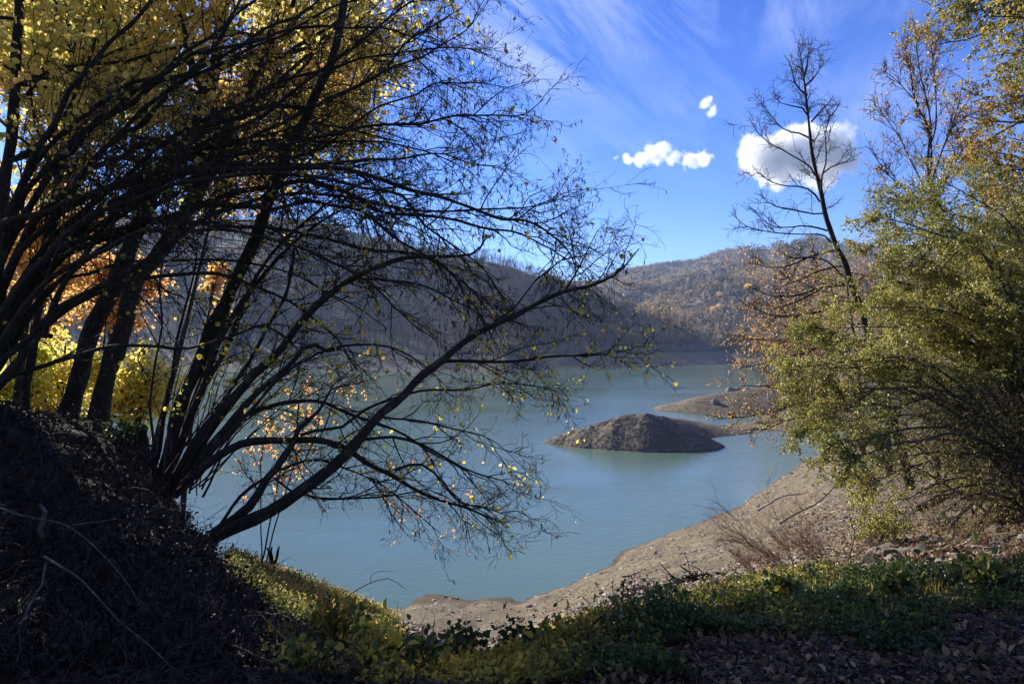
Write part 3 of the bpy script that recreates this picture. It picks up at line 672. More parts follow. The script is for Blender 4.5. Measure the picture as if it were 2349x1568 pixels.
# ================================================================== RIGHT
rng = np.random.default_rng(31)
Z = lambda x, y: (1566 + x * .437, y * .437)
Q = lambda x, y: (1419 + x * .25, 489 + y * .25)
t = empty('bare_tree', base_on_ground(2090, 1130, 16.5), 'tall nearly leafless tree with a dark leaning trunk in front of the big cloud', 'tree')
ob = MB(); br = MB()
limb(t, 'trunk', [(2090, 1120), (2045, 950), (1995, 780), (1946, 629), (1916, 568), (1902, 524), (1889, 472), (1878, 420), (1868, 371), (1863, 323), (1854, 271), (1850, 219), (1846, 175), (1840, 140), (1832, 105)],
     16.5, 16, .115, .006, rng, sides=10, wob=.025, step=.2, mbl=br, r2=.005, r3=.0035, dens=2.2, len1=(.4, 1.1), n2=7, len2=.32, n3=3, len3=.14, grav=.03, ang=32, t0=.62, leafn=.02, leafs=.05, r1=.012, wander=.12)
FB = [
 [(1907, 557), (1872, 542), (1806, 537), (1750, 529), (1710, 516), (1675, 485)],
 [(1898, 529), (1872, 520), (1806, 520), (1763, 507), (1732, 481)],
 [Z(740, 1120), Z(600, 1105), Z(480, 1080), Z(420, 1030)],
 [Z(720, 1060), Z(650, 1000), Z(520, 980), Z(420, 930), Z(360, 870)],
 [Z(695, 920), Z(640, 860), Z(540, 790), Z(450, 750), Z(380, 680), Z(340, 600)],
 [Z(690, 740), Z(630, 700), Z(540, 680), Z(470, 620), Z(410, 520)],
 [Z(730, 1000), Z(745, 900), Z(760, 820), Z(758, 700), Z(775, 620), Z(760, 560)],
 [Z(735, 910), Z(790, 870), Z(850, 850), Z(910, 830)],
 [Z(675, 640), Z(700, 600), Z(750, 560), Z(790, 500)],
 [Z(665, 620), Z(620, 560), Z(560, 560), Z(500, 540)],
 [Z(655, 500), Z(600, 430), Z(560, 330), Z(530, 290)],
 [Z(645, 450), Z(690, 400), Z(720, 350), Z(750, 330)],
 [Z(640, 400), Z(650, 300), Z(670, 260), Z(690, 250)],
 [Z(760, 640), Z(800, 600), Z(840, 540)],
]
for pix in FB:
    limb(t, 'branch', pix, 16.1, 16.1 + rng.uniform(-.9, .9), .022, .006, rng, sides=6, wob=.03, step=.18, mbl=br, r2=.0055, r3=.004,
         dens=3.8, len1=(.3, .85), n2=6, len2=.28, n3=2, len3=.13, grav=.03, ang=38, t0=.12, leafn=.03, leafs=.05, r1=.010, wander=.19)
FO = [
 ([Z(820, 1325), Z(760, 1325), Z(650, 1350), Z(550, 1390), Z(450, 1400), Z(370, 1380)], .25),
 ([(1939, 651), (1882, 664), (1844, 674), (1806, 679), (1769, 674), (1744, 666), (1714, 654)], .3),
 ([(1882, 664), (1831, 689), (1789, 706), (1756, 709)], .3),
 ([(1930, 700), (1869, 716), (1794, 724), (1756, 714), (1719, 701), (1689, 676)], .35),
 ([(1950, 690), (1884, 721), (1844, 751), (1806, 776), (1769, 786), (1731, 786), (1694, 769)], .5),
 ([(1980, 740), (1904, 776), (1844, 809), (1806, 821), (1760, 832), (1700, 850)], .9),
 ([(1990, 780), (1900, 830), (1840, 860), (1780, 880), (1700, 890)], .9),
 ([(2010, 830), (1930, 880), (1850, 915), (1780, 940), (1700, 955), (1645, 965)], .8),
 ([(2020, 880), (1930, 930), (1850, 950), (1780, 975), (1700, 985)], .5),
 ([(1930, 610), (1880, 620), (1830, 640), (1790, 660)], .6),
 ([(1946, 640), (1900, 600), (1850, 590), (1800, 590)], .4),
 ([(2000, 760), (1940, 790), (1880, 800), (1820, 800)], 1.0),
]
for pix, ln in FO:
    limb(t, 'branch', pix, 16.2, 16.0 + rng.uniform(-1.2, .6), .026, .006, rng, sides=6, r2=.006, r3=.0045, wob=.03, step=.18, mbl=ob,
         dens=4.6, len1=(.3, .8), n2=6, len2=.26, n3=2, len3=.12, grav=.0, ang=38, t0=.2, leafn=ln * 4.0, leafs=.046, shape='oval', r1=.010, wander=.17)
ob.build('foliage', M_BROWNLEAF, t); br.build('foliage', M_BROWNLEAF, t)

# russet thicket tree behind the leaning trunk
rng = np.random.default_rng(36)
for (bx, by, lb, sc) in ((1985, 24, 'fine-twigged tree with sparse russet leaves left of the dense bush, over the water', 1.0), (2040, 32, 'taller hazy russet tree behind the leaning bare trunk, half hidden by the dense bush', 1.25)):
    b0 = at(bx, 1000, by); gz = ground_z(b0[0], b0[1]); t = empty('russet_tree', (b0[0], b0[1], gz), lb, 'tree')
    top = H + (2.4 if sc == 1 else 3.2); P, L = spline([(b0[0], b0[1], gz - .2), (b0[0] - .2, b0[1], (gz + top) / 2), (b0[0] - .7, b0[1], top)], 20)
    mb = MB(); tubes(mb, P[None], np.linspace(.13, .03, 20)[None] * sc, 8); mb.build('trunk', M_BARK_R, t, True)
    seeds = []
    for k in range(30):
        i = int(rng.integers(7, 19)); a = rng.uniform(rad(135), rad(225)) if k % 5 else rng.uniform(0, 6.28)
        seeds.append((P[i], np.array([math.cos(a), math.sin(a), rng.uniform(-.05, .5)]), rng.uniform(2.2, 4.4) * sc, .028))
    leafy_crown(t, seeds, rng, M_BROWNLEAF, .065 * sc, 1.2, 10, 7, .5, 2, 'oval', grav=-.01, tmat=M_REDTWIG, n3=2, bare=.5, rmain=.02)

# dense olive shrub
rng = np.random.default_rng(32)
t = empty('willow_shrub', base_on_ground(2420, 1200, 11), 'dense olive-green bush filling the right side, its tangle of dark twigs hanging to the left', 'shrub')
ends = [(1800, 860), (1792, 930), (1830, 1000), (1880, 1040), (1930, 1060), (2000, 1110), (2080, 1150), (1880, 760), (1900, 690), (1930, 620), (1960, 560), (1990, 490), (2030, 440), (2090, 420),
        (2160, 410), (2230, 400), (2300, 420), (2150, 1180), (1850, 840), (2000, 700), (2070, 600), (2050, 900), (1980, 980), (2200, 560), (2260, 660), (2150, 780), (2330, 520), (2110, 1000),
        (1860, 960), (1940, 840), (2020, 800), (2100, 690), (2180, 900), (2280, 1090), (2060, 520), (2340, 700), (2420, 500), (2480, 620), (2400, 800), (2500, 900),
        (1950, 1090), (2080, 1185), (2170, 1195), (2250, 1205), (2330, 1185), (2050, 1040), (2130, 1090), (2220, 1060), (1820, 900), (1900, 920), (1840, 790)]
ml = MB()
lim0 = 0
for (ex, ey) in ends:
    sx, sy = 2430 + rng.uniform(-70, 60), 1190 + rng.uniform(-40, 20)
    mx = sx + (ex - sx) * .42; my = min(sy, ey) + (sy - min(sy, ey)) * .28 - abs(ex - sx) * .10 - 30
    Y1 = 11 + rng.uniform(-1.6, 1.6)
    P, R, L, o, (B1, B2) = limb(t, 'stem', [(sx, sy), ((sx + mx) / 2 + 25, (sy + my) / 2), (mx, my), ((mx + ex) / 2 - 5, (my + ey) / 2 - 22), (ex, ey)], 11 + rng.uniform(-.5, .5), Y1, .032, .005, rng, mat=M_BARK_R, sides=6, wob=.03, step=.16,
        tmat=M_BARK_R, dens=9, len1=(.35, .95), n2=8, len2=.27, n3=2, len3=.10, grav=-.012, ang=38, t0=.2, r1=.007, wander=.18)
    # leaves sit on the outer, upper and left side of the bush; the shaded inside hangs bare
    q, dd = on_lines(B2, 20, rng, .1, .022)
    pxq = q[:, 0] / q[:, 1] * F + CX; pyq = (H - q[:, 2]) / q[:, 1] * F + CY
    ins = sstep(1930, 2080, pxq) * sstep(820, 900, pyq)
    keep = rng.random(len(q)) < (1 - .93 * ins) * (.8 + .6 * fbm(q[:, 0] * 2.2, q[:, 2] * 2.2, 2, 9) * 2).clip(.12, 1) * (1 - .5 * sstep(560, 420, pyq))
    q = q[keep]; dd = dd[keep]
    leaves(ml, q, .038, rng, 'oval', down=.2, dirs=dd * .7, rnd=.42 + .5 * fbm(q[:, 0] / .7, q[:, 2] / .7, 3, 5) + rng.normal(0, .22, len(q)))
ml.build('foliage', M_OLIVE, t)
# second bush mass behind, darker interior
t = empty('willow_shrub', base_on_ground(2300, 1180, 15), 'further olive bush half hidden behind the dense one at the right edge', 'shrub')
seeds = []
b0 = np.array(parent_world(t))
for k in range(26):
    a = rng.uniform(0, 2 * math.pi); seeds.append((b0 + np.array([rng.uniform(-.5, .5), rng.uniform(-.5, .5), 0]), np.array([math.cos(a) * .8 - .1, math.sin(a) * .7, 1.1]), rng.uniform(2.5, 5.5), .035))
leafy_crown(t, seeds, rng, M_OLIVE, .06, 1.2, 10, 8, .4, 9, 'oval', grav=-.02, tmat=M_BARK_R, rndfn=clump_rnd(.9, .5, .9, .2, 4))

# slender sparse tree with brown leaves
rng = np.random.default_rng(33)
t = empty('slender_tree', base_on_ground(2160, 1120, 15), 'slender tree with bare tips and sparse brown leaves right of the cloud', 'tree')
ml = MB()
for pix, r0, r1 in (([(2150, 1110), (2140, 700), (2134, 437), (2132, 328), (2125, 284), (2100, 230), (2090, 160), (2072, 80)], .06, .006),
                ([(2133, 400), (2135, 300), (2118, 210), (2108, 130), (2103, 79)], .022, .005),
                ([(2134, 330), (2148, 280), (2150, 200), (2140, 130), (2160, 88)], .022, .005),
                ([(2134, 470), (2100, 400), (2070, 320), (2040, 280), (2010, 245)], .022, .005),
                ([(2134, 430), (2160, 350), (2190, 250), (2210, 180)], .022, .005),
                ([(2134, 520), (2090, 450), (2040, 400), (2000, 340)], .022, .005),
                ([(2110, 240), (2080, 200), (2050, 170), (2035, 160)], .014, .004),
                ([(2136, 500), (2180, 400), (2220, 330), (2250, 300)], .022, .005)):
    limb(t, 'stem', pix, 15, 15 + rng.uniform(-.8, .8), r0, r1, rng, mat=M_BARK_R, tmat=M_BARK_R, sides=6, wob=.03, step=.2, mbl=ml, r2=.005, r3=.004, dens=6, len1=(.35, .9), n2=7, len2=.3, n3=2, len3=.12,
         grav=.05, ang=28, t0=.3, leafn=1.5 if r0 > .015 else .5, leafs=.06, shape='oval', r1=.008)
ml.build('foliage', M_BROWNLEAF, t)

# golden-green tree at the right edge
rng = np.random.default_rng(34)
t = empty('autumn_tree', base_on_ground(2560, 1150, 14), 'autumn tree with yellow-green foliage closing the right edge up to the top', 'tree')
P, R, L = trace([(2560, 1150), (2540, 800), (2500, 450), (2480, 100), (2470, -250), (2470, -500)], 14, 14, .15, .05, rng, .04, step=.3)
mb = MB(); tubes(mb, P[None], R[None], 10); mb.build('trunk', M_BARK_R, t, True)
seeds = []
for k in range(92):
    i = int(len(P) * rng.uniform(.3, 1)); i = min(i, len(P) - 2)
    a = rng.uniform(rad(110), rad(250)) if k % 4 else rng.uniform(0, 6.28)
    seeds.append((P[i], np.array([math.cos(a), math.sin(a), rng.uniform(-.1, .45)]), rng.uniform(1.4, 2.6), .03))
leafy_crown(t, seeds, rng, M_AUTG, .062, .85, 12, 8, .36, 10, 'oval', grav=.0, tmat=M_BARK_R, rndfn=clump_rnd(.9, .5, .9, .2, 14), n3=0, bare=.12)

# low bright bush on the slope
rng = np.random.default_rng(35)
def low_bush(name, label, px, py, Y, hgt, n, mat, size, cat='shrub', tm=M_BARK_R, shape='oval', per=6, spread=.8, bare=0, group=None, lean=(0, 0)):
    b0 = base_on_ground(px, py, Y); t = empty(name, b0, label, cat, group)
    seeds = []
    for k in range(n):
        a = rng.uniform(0, 6.28); seeds.append((np.array(b0) + np.array([rng.uniform(-.1, .1), rng.uniform(-.1, .1), -.05]), np.array([math.cos(a) * spread + lean[0], math.sin(a) * spread + lean[1], 1]), hgt * rng.uniform(.6, 1.15), .010))
    if per: leafy_crown(t, seeds, rng, mat, size, hgt * .4, 6, 5, hgt * .18, per, shape, grav=-.0, tmat=tm, rmain=.012, bare=bare)
    else:
        mb = MB(); B0 = grow(np.array([s[0] for s in seeds]), np.array([s[1] for s in seeds]), np.array([s[2] for s in seeds]), 8, .07, 0, rng)
        tubes(mb, B0, np.full(n, .007)[:, None] * np.linspace(1, .3, 8)[None], 5); mb.build('stem', tm, t)
        mb = MB(); p, d, t_, i = spawn(B0, 12, rng, .15, 1, 28, 10); B1 = grow(p, d, hgt * .35 * rng.uniform(.5, 1.2, len(p)), 6, .08, .01, rng)
        tubes(mb, B1, np.full(len(p), .003)[:, None] * np.linspace(1, .4, 6)[None], 4)
        p, d, t_, i = spawn(B1, 6, rng, .1, 1, 28, 10); B2 = grow(p, d, hgt * .15 * rng.uniform(.5, 1.2, len(p)), 4, .08, .01, rng)
        tubes(mb, B2, np.full((len(p), 4), .0016), 3); mb.build('twigs', tm, t)
    return t
low_bush('yellow_green_bush', 'small bright yellow-green bush on the leafy slope under the dense bush', 2010, 1190, 15, 1.1, 12, M_OLIVE, .055, per=7)
low_bush('bare_shrub', 'reddish leafless shrub, the left one of those on the bank above the weeds', 1830, 1330, 11.5, 1.5, 11, None, 0, tm=M_REDTWIG, per=0, spread=.6, lean=(-.75, 0))
low_bush('bare_shrub', 'reddish leafless shrub in the middle of the bank, beside the forked sapling', 1905, 1300, 12.5, 1.35, 10, None, 0, tm=M_REDTWIG, per=0, spread=.6, lean=(-.75, 0))
low_bush('bare_shrub', 'low reddish leafless shrub nearest the dark hollow in the bank', 1750, 1370, 12, .8, 9, None, 0, tm=M_REDTWIG, per=0, spread=.8, lean=(-.2, 0))
low_bush('bare_shrub', 'thin leafless shrub under the dense bush, at the edge of the grey rocks', 2200, 1290, 12, 1.0, 8, None, 0, tm=M_REDTWIG, per=0, spread=.8)
t = empty('forked_sapling', base_on_ground(1955, 1280, 12), 'dark leafless forked sapling standing on the bank right of the reddish shrubs', 'sapling')
for pix in ([(1950, 1290), (1953, 1262), (1962, 1230), (1960, 1215)], [(1960, 1216), (1950, 1195), (1946, 1165)], [(1960, 1216), (1974, 1200), (1973, 1180)]):
    limb(t, 'branch', pix, 12, 12, .012 if pix[0][0] == 1950 else .008, .005, rng, sides=6, wob=.006, step=.06)

# ================================================================== weeds, litter, stones near the camera
rng = np.random.default_rng(41)
def band_points(n, pxr, yr, dens=None):
    """random ground points inside a picture column / distance window"""
    px = rng.uniform(*pxr, n); y = yr[0] * (yr[1] / yr[0]) ** rng.random(n)
    x = (px - CX) / F * y
    if dens is not None:
        k = rng.random(n) < dens(px, y, x); x, y, px = x[k], y[k], px[k]
    return x, y, px
def gpts(x, y, dz=0.): return np.stack([x, y, height(x, y) + dz], -1)

# green weed cover on the terrace edge
wy0 = lambda px: np.interp(px, [850, 1100, 1300, 1500, 1700, 1900, 2100, 2349, 2600], [3.3, 3.5, 3.7, 4.1, 4.4, 4.5, 4.6, 4.9, 5.2])
wy1 = lambda px: np.interp(px, [850, 1100, 1300, 1500, 1700, 1900, 2100, 2349, 2600], [5.4, 5.0, 7.2, 8.5, 8.5, 7.5, 7.2, 7.2, 7.2])
def wd(px, y, x):
    c = fbm(x / .45, y / .45, 3, 61)
    return np.where((y > wy0(px) - .35 + 1.5 * fbm(x / .7, y / .7, 3, 3)) & (y < wy1(px)), np.clip(.7 + 1.4 * c, .05, 1), 0)
def weeds(x, y, px, hgt, size, ml, ms, nleaf=9, rndf=None, shape='oval'):
    n = len(x); P0 = gpts(x, y, -.02)
    Dn = rng.normal(size=(n, 3)) * .28; Dn[:, 2] = 1
    B = grow(P0, Dn, hgt, 5, .12, -.03, rng); tubes(ms, B, np.full((n, 5), .0022), 3)
    q, dd = on_lines(B, nleaf, rng, .15, size * .7)
    r = None if rndf is None else np.repeat(rndf, nleaf) + rng.normal(0, .16, len(q))
    leaves(ml, q, size, rng, shape, down=.0, up=.9, dirs=dd * .6, rnd=r)
ml, ms = MB(), MB()
x, y, px = band_points(15000, (850, 2700), (3.2, 11), wd)
hg = (.06 + .34 * (fbm(x / .7, y / .7, 3, 66) + .5)).clip(.04, .5) * (.45 + .40 * sstep(1300, 1500, px) - .35 * sstep(1550, 1900, px)) * rng.uniform(.5, 1.2, len(x))
near = 1 - sstep(wy1(px) - 5.0, wy1(px) - 1.5, y)
yel = (1 - near) * sstep(2050, 1700, px) + .15 * sstep(1500, 1300, px)  # far edge shifted to yellow to stand for sunlight on it
weeds(x, y, px, hg, .032, ml, ms, 11, np.clip(.28 + .45 * fbm(x / .7, y / .7, 3, 8) + .75 * yel, 0, 1))
tag(ml.build('ground_weeds', M_GREEN), 'low green weeds and brambles along the edge of the terrace', kind='stuff')
tag(ms.build('weed_stalks', M_TWIG), 'thin stalks among the weeds', kind='stuff')
# yellow weeds: sunlit bank behind the leaning tree and the far edge of the terrace
ml, ms = MB(), MB()
def yd(px, y, x):
    lo = np.interp(px, [480, 560, 640, 760, 870, 950], [7.5, 7.6, 7.2, 6.5, 6.0, 6.0]); hi = np.interp(px, [480, 640, 760, 870, 950], [15, 15, 15, 14, 11])
    return np.where((y > lo) & (y < hi), np.clip(.75 + fbm(x / .6, y / .6, 3, 4), 0, 1), 0)
x, y, px = band_points(7000, (480, 915), (6, 15), yd)
weeds(x, y, px, .06 + .16 * rng.random(len(x)), .034, ml, ms, 11, .25 + .8 * fbm(x / .8, y / .8, 3, 18) + .15)
x, y, px = band_points(6500, (1230, 1900), (5.5, 11), lambda px, y, x: np.where((y > wy1(px) - 2.2) & (y < wy1(px) + 1.2), np.clip(.6 + 1.2 * fbm(x / .5, y / .5, 3, 44), 0, 1), 0))
weeds(x, y, px, .08 + .16 * rng.random(len(x)), .034, ml, ms, 11, .3 + .7 * fbm(x / .6, y / .6, 3, 28) + .3 * sstep(1500, 1300, px))
tag(ml.build('yellow_weeds', M_YWEED), 'yellowing sunlit weeds covering the bank', kind='stuff')
tag(ms.build('weed_stalks', M_TWIG), 'thin stalks among the yellow weeds', kind='stuff')

# leaf litter on the terrace and mound
ml = MB()
x, y, px = band_points(34000, (880, 2900), (2.4, 9), lambda px, y, x: np.where(y < np.interp(px, [0, 400, 480, 900, 1300, 2349], [12, 9, 14, 8, 6.5, 7.5]), 1, 0))
leaves(ml, gpts(x, y, .008), .036, rng, 'oval', up=1.5, rnd=rng.beta(1.1, 2.2, len(x)), sizevar=.6)
tag(ml.build('leaf_litter', M_LITTER), 'brown fallen leaves covering the shaded terrace', kind='stuff')
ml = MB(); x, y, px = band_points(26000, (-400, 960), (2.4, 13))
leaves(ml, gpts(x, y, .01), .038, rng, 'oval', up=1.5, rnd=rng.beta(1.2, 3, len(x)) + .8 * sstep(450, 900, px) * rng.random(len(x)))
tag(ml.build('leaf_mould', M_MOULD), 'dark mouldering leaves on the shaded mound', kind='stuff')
ml = MB()
x, y, px = band_points(120000, (900, 2700), (8, 75), lambda px, y, x: np.clip(.32 + 1.2 * fbm(x / 2.5, y / 2.5, 4, 50) + .6 * sstep(1650, 2000, px), 0.04, 1) * np.clip((height(x, y) - .2) * 3, 0, 1))
leaves(ml, gpts(x, y, .01), .062, rng, 'oval', up=1.4, rnd=rng.beta(1.6, 1.8, len(x)), sizevar=.6)
tag(ml.build('slope_litter', M_SLOPEL), 'fallen leaves scattered over the brown bank', kind='stuff')

# pebbles and stones: irregular six-sided lumps
def stones(mb, P, s):
    n = len(P); base = np.array([(-1, -1, -.4), (1, -1, -.4), (1, 1, -.4), (-1, 1, -.4), (-.7, -.7, .6), (.7, -.7, .6), (.7, .7, .6), (-.7, .7, .6)])
    V = base[None] * (1 + .35 * rng.normal(size=(n, 8, 3)).clip(-1.5, 1.5)) * np.array([1, .8, .6]) * np.asarray(s)[:, None, None] * .5
    a = rng.uniform(0, 6.28, n); c, s_ = np.cos(a)[:, None], np.sin(a)[:, None]
    V = np.stack([V[..., 0] * c - V[..., 1] * s_, V[..., 0] * s_ + V[..., 1] * c, V[..., 2]], -1) + P[:, None]
    q = np.array([(0, 1, 5, 4), (1, 2, 6, 5), (2, 3, 7, 6), (3, 0, 4, 7), (4, 5, 6, 7), (3, 2, 1, 0)])
    mb.add(V.reshape(-1, 3), (np.arange(n)[:, None, None] * 8 + q[None]).reshape(-1, 4), np.repeat(rng.random(n), 8))
m, nt = new_mat('stone'); a = N(nt, 'ShaderNodeAttribute', attribute_name='rnd')
c = ramp(nt, [(0, (.08, .066, .055)), (.5, (.15, .125, .10)), (1, (.34, .30, .26))], a.outputs['Fac'])
c = mixc(nt, .5, c, ramp(nt, [(.3, (.5, .5, .48)), (.7, (1.1, 1.1, 1.1))], noise(nt, pos(nt), 22, 5, .7)), 'MULTIPLY')
d = N(nt, 'ShaderNodeBsdfPrincipled'); d.inputs['Roughness'].default_value = .9; nt.links.new(c, d.inputs['Base Color'])
b = N(nt, 'ShaderNodeBump'); b.inputs['Strength'].default_value = .7; b.inputs['Distance'].default_value = .03
nt.links.new(noise(nt, pos(nt), 12, 5, .7), b.inputs['Height']); nt.links.new(b.outputs[0], d.inputs['Normal']); out(nt, d.outputs[0]); M_STONE = m
mb = MB()
x, y, px = band_points(34000, (860, 2300), (9, 75), lambda px, y, x: np.clip(.5 + 1.3 * fbm(x / 2, y / 2, 4, 91), 0.05, 1) * (height(x, y) > .03))
stones(mb, gpts(x, y, 0), rng.gamma(1.6, .026, len(x)).clip(.02, .22) * (1 + y / 40))
xx = rng.uniform(2, 25, 26000); yy = rng.uniform(72, 88, 26000); zz = ridge_h(xx, yy, ISLAND, 1.12) + H; k = zz > .1
iz = zz + np.clip((zz - H + 12.3) * 1.2, 0, 1) * .20 * fbm(xx / 2.6, yy / 2.6, 4, 41)
stones(mb, np.stack([xx, yy, iz], -1)[k], rng.uniform(.05, .18, k.sum()) * rng.uniform(.6, 1.2, k.sum()))
x = rng.uniform(26, 75, 16000); y = rng.uniform(84, 135, 16000); z = height(x, y); k = z > .15
stones(mb, np.stack([x, y, z], -1)[k], rng.uniform(.05, .17, k.sum()))
tag(mb.build('gravel', M_STONE), 'gravel and small stones on the bare banks', kind='stuff')

# gravel of the foreground track at the right
ml = MB()
x, y, px = band_points(16000, (1450, 2900), (2.4, 5.5), lambda px, y, x: np.where(y < 3.4 + 1.2 * sstep(1500, 2400, px), 1, 0))
stones(ml, gpts(x, y, .0), rng.uniform(.006, .018, len(x)))
tag(ml.build('track_gravel', M_STONE), 'fine gravel of the track in the bottom right corner', kind='stuff')

# twig litter on the dark mound
mb = MB()
x, y, px = band_points(2400, (-200, 1000), (2.8, 9))
P0 = gpts(x, y, .03); Dn = rng.normal(size=P0.shape); Dn[:, 2] = np.abs(Dn[:, 2]) * .35
B = grow(P0, Dn, rng.uniform(.12, .5, len(x)), 6, .25, -.08, rng); tubes(mb, B, rng.uniform(.001, .003, len(x))[:, None] * np.linspace(1, .5, 6)[None], 4)
tag(mb.build('twig_litter', M_MOULDTW), 'tangle of fine grey twigs over the dark mound', kind='stuff')

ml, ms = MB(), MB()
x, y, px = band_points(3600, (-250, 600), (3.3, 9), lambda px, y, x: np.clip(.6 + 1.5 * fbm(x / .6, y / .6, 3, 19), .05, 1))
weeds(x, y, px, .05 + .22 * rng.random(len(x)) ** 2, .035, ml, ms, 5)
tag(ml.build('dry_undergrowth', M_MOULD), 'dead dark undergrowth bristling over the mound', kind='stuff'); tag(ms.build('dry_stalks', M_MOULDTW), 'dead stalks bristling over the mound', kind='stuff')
ml = MB()
x, y, px = band_points(1300, (560, 2500), (3.3, 9), lambda px, y, x: np.clip(fbm(x / .8, y / .8, 3, 23) * 3 - .2, 0, 1))
P0 = np.repeat(gpts(x, y, -.01), 9, 0) + rng.normal(size=(len(x) * 9, 3)) * np.array([.03, .03, 0]); Dn = rng.normal(size=P0.shape) * .35; Dn[:, 2] = 1
leaves(ml, P0, .10, rng, 'narrow', down=-3, up=0, dirs=Dn * 3, rnd=np.repeat(rng.random(len(x)), 9) * .8); s_ = ml.v[0]
tag(ml.build('grass_tufts', M_YWEED), 'tufts of fading grass among the weeds and on the terrace', kind='stuff')
# fallen branches, each its own thing
def fallen(name, label, pix, Y0, Y1, r0, r1, mat, subs=(), lift=.0, stick=True):
    t = empty(name, tuple(at(*pix[0], Y0)), label, 'branch')
    P, R, L = trace(pix, Y0, Y1, r0, r1, rng, .01, step=.08)
    if stick:
        gz = height(P[:, 0], P[:, 1]); P[:, 2] = np.maximum(P[:, 2], gz + R * .6); 
    mb = MB(); tubes(mb, P[None], R[None], 7); mb.build('stem', mat, t, True)
    for s in subs:
        Pb, Rb, Lb = trace(s[0], s[1], s[2], s[3], s[3] * .35, rng, .01, step=.06)
        gz = height(Pb[:, 0], Pb[:, 1]); Pb[:, 2] = np.maximum(Pb[:, 2], gz + .004)
        mb = MB(); tubes(mb, Pb[None], Rb[None], 5); mb.build('side_branch', mat, t, True)
fallen('fallen_branch', 'long pale grey branch running down the dark mound from its left edge', [(-30, 1160), (60, 1185), (150, 1210), (240, 1280), (300, 1345), (330, 1400)], 4.2, 3.8, .006, .0025, M_GREYW, [([(150, 1210), (200, 1200), (260, 1190)], 4.1, 4.4, .005)])
fallen('fallen_branch', 'grey branch lying diagonally across the lower dark mound', [(100, 1275), (180, 1335), (270, 1420), (370, 1505), (450, 1568)], 3.7, 3.2, .006, .003, M_GREYW)
fallen('fallen_branch', 'forked pale twig hanging at the lower left corner of the mound', [(105, 1290), (90, 1350), (45, 1420), (40, 1500), (20, 1545)], 3.5, 3.3, .006, .003, M_GREYW, [([(42, 1430), (80, 1400), (115, 1350)], 3.4, 3.5, .003)])
fallen('dead_stub', 'short upright pale broken stub on the dark mound', [(97, 1230), (98, 1190), (92, 1155)], 4.2, 4.15, .016, .011, M_GREYW)
fallen('fallen_branch', 'straight thin branch in the tangle at the foot of the mound', [(520, 1480), (600, 1510), (690, 1545), (740, 1580)], 3.7, 3.3, .008, .004, M_GREYW)
fallen('fallen_branch', 'curved grey twig in the tangle left of the green plants', [(590, 1400), (650, 1460), (700, 1500), (730, 1530)], 4.2, 3.6, .006, .003, M_GREYW, [([(640, 1450), (620, 1420), (630, 1380)], 4.2, 4.4, .003)])
fallen('fallen_branch', 'dark forked branch reaching up from the weeds at bottom centre', [(1075, 1548), (1180, 1530), (1270, 1500), (1320, 1460), (1380, 1410), (1412, 1368)], 3.9, 4.6, .011, .005, M_BARK,
       [([(1270, 1500), (1330, 1495), (1390, 1450), (1450, 1420), (1520, 1400)], 4.2, 4.6, .006), ([(1412, 1368), (1405, 1350), (1408, 1330)], 4.6, 4.6, .003), ([(1330, 1450), (1325, 1420), (1335, 1400)], 4.4, 4.5, .003)], stick=False)
fallen('fallen_branch', 'long pale bleached branch on the lit bank above the yellow weeds', [(1440, 1352), (1490, 1346), (1530, 1338), (1560, 1330), (1592, 1312)], 15, 17, .05, .02, M_PALE, [([(1530, 1338), (1500, 1355), (1460, 1364)], 15.6, 15, .03)])
fallen('fallen_branch', 'short pale branch just below the long bleached one', [(1455, 1368), (1480, 1374), (1505, 1382)], 13.5, 13.2, .035, .018, M_PALE)
fallen('fallen_log', 'grey log slanting over the rocks at the right edge of the bank', [(2125, 1300), (2160, 1270), (2200, 1255), (2255, 1215)], 11.5, 12.5, .05, .02, M_PALE, [([(2160, 1275), (2210, 1262), (2270, 1245), (2320, 1240)], 11.6, 12, .022), ([(2140, 1265), (2180, 1250), (2200, 1240)], 11.8, 12, .018)])
fallen('fallen_log', 'dark fallen log under the drooping twigs of the dense bush', [(2110, 1165), (2160, 1140), (2220, 1125), (2290, 1095)], 17, 17.5, .11, .06, M_BARK_R)
fallen('fallen_branch', 'thin curved pale branch near the top of the bank', [(1740, 1170), (1790, 1140), (1840, 1132)], 27, 29, .05, .02, M_PALE)
fallen('fallen_branch', 'dark thin branch on the bank just below the top', [(1790, 1200), (1830, 1175), (1880, 1150), (1920, 1110)], 22, 25, .035, .015, M_BARK_R)
fallen('fallen_branch', 'small dark stick lying on the smooth middle of the bank', [(1430, 1322), (1450, 1318), (1480, 1304)], 22, 24, .03, .012, M_BARK_R)
fallen('bent_twig', 'leafless bent twig poking up beside the bright green plant at the shore', [(780, 1378), (830, 1345), (880, 1325), (905, 1328), (930, 1345)], 6.5, 6.6, .006, .002, M_BARK, [([(850, 1337), (852, 1318), (875, 1308), (905, 1310)], 6.5, 6.5, .003)], stick=False)
fallen('bent_twig', 'thin dry stalk slanting over the pale beach', [(965, 1460), (1010, 1420), (1048, 1388)], 7.5, 7.6, .005, .003, M_PALE, stick=False)
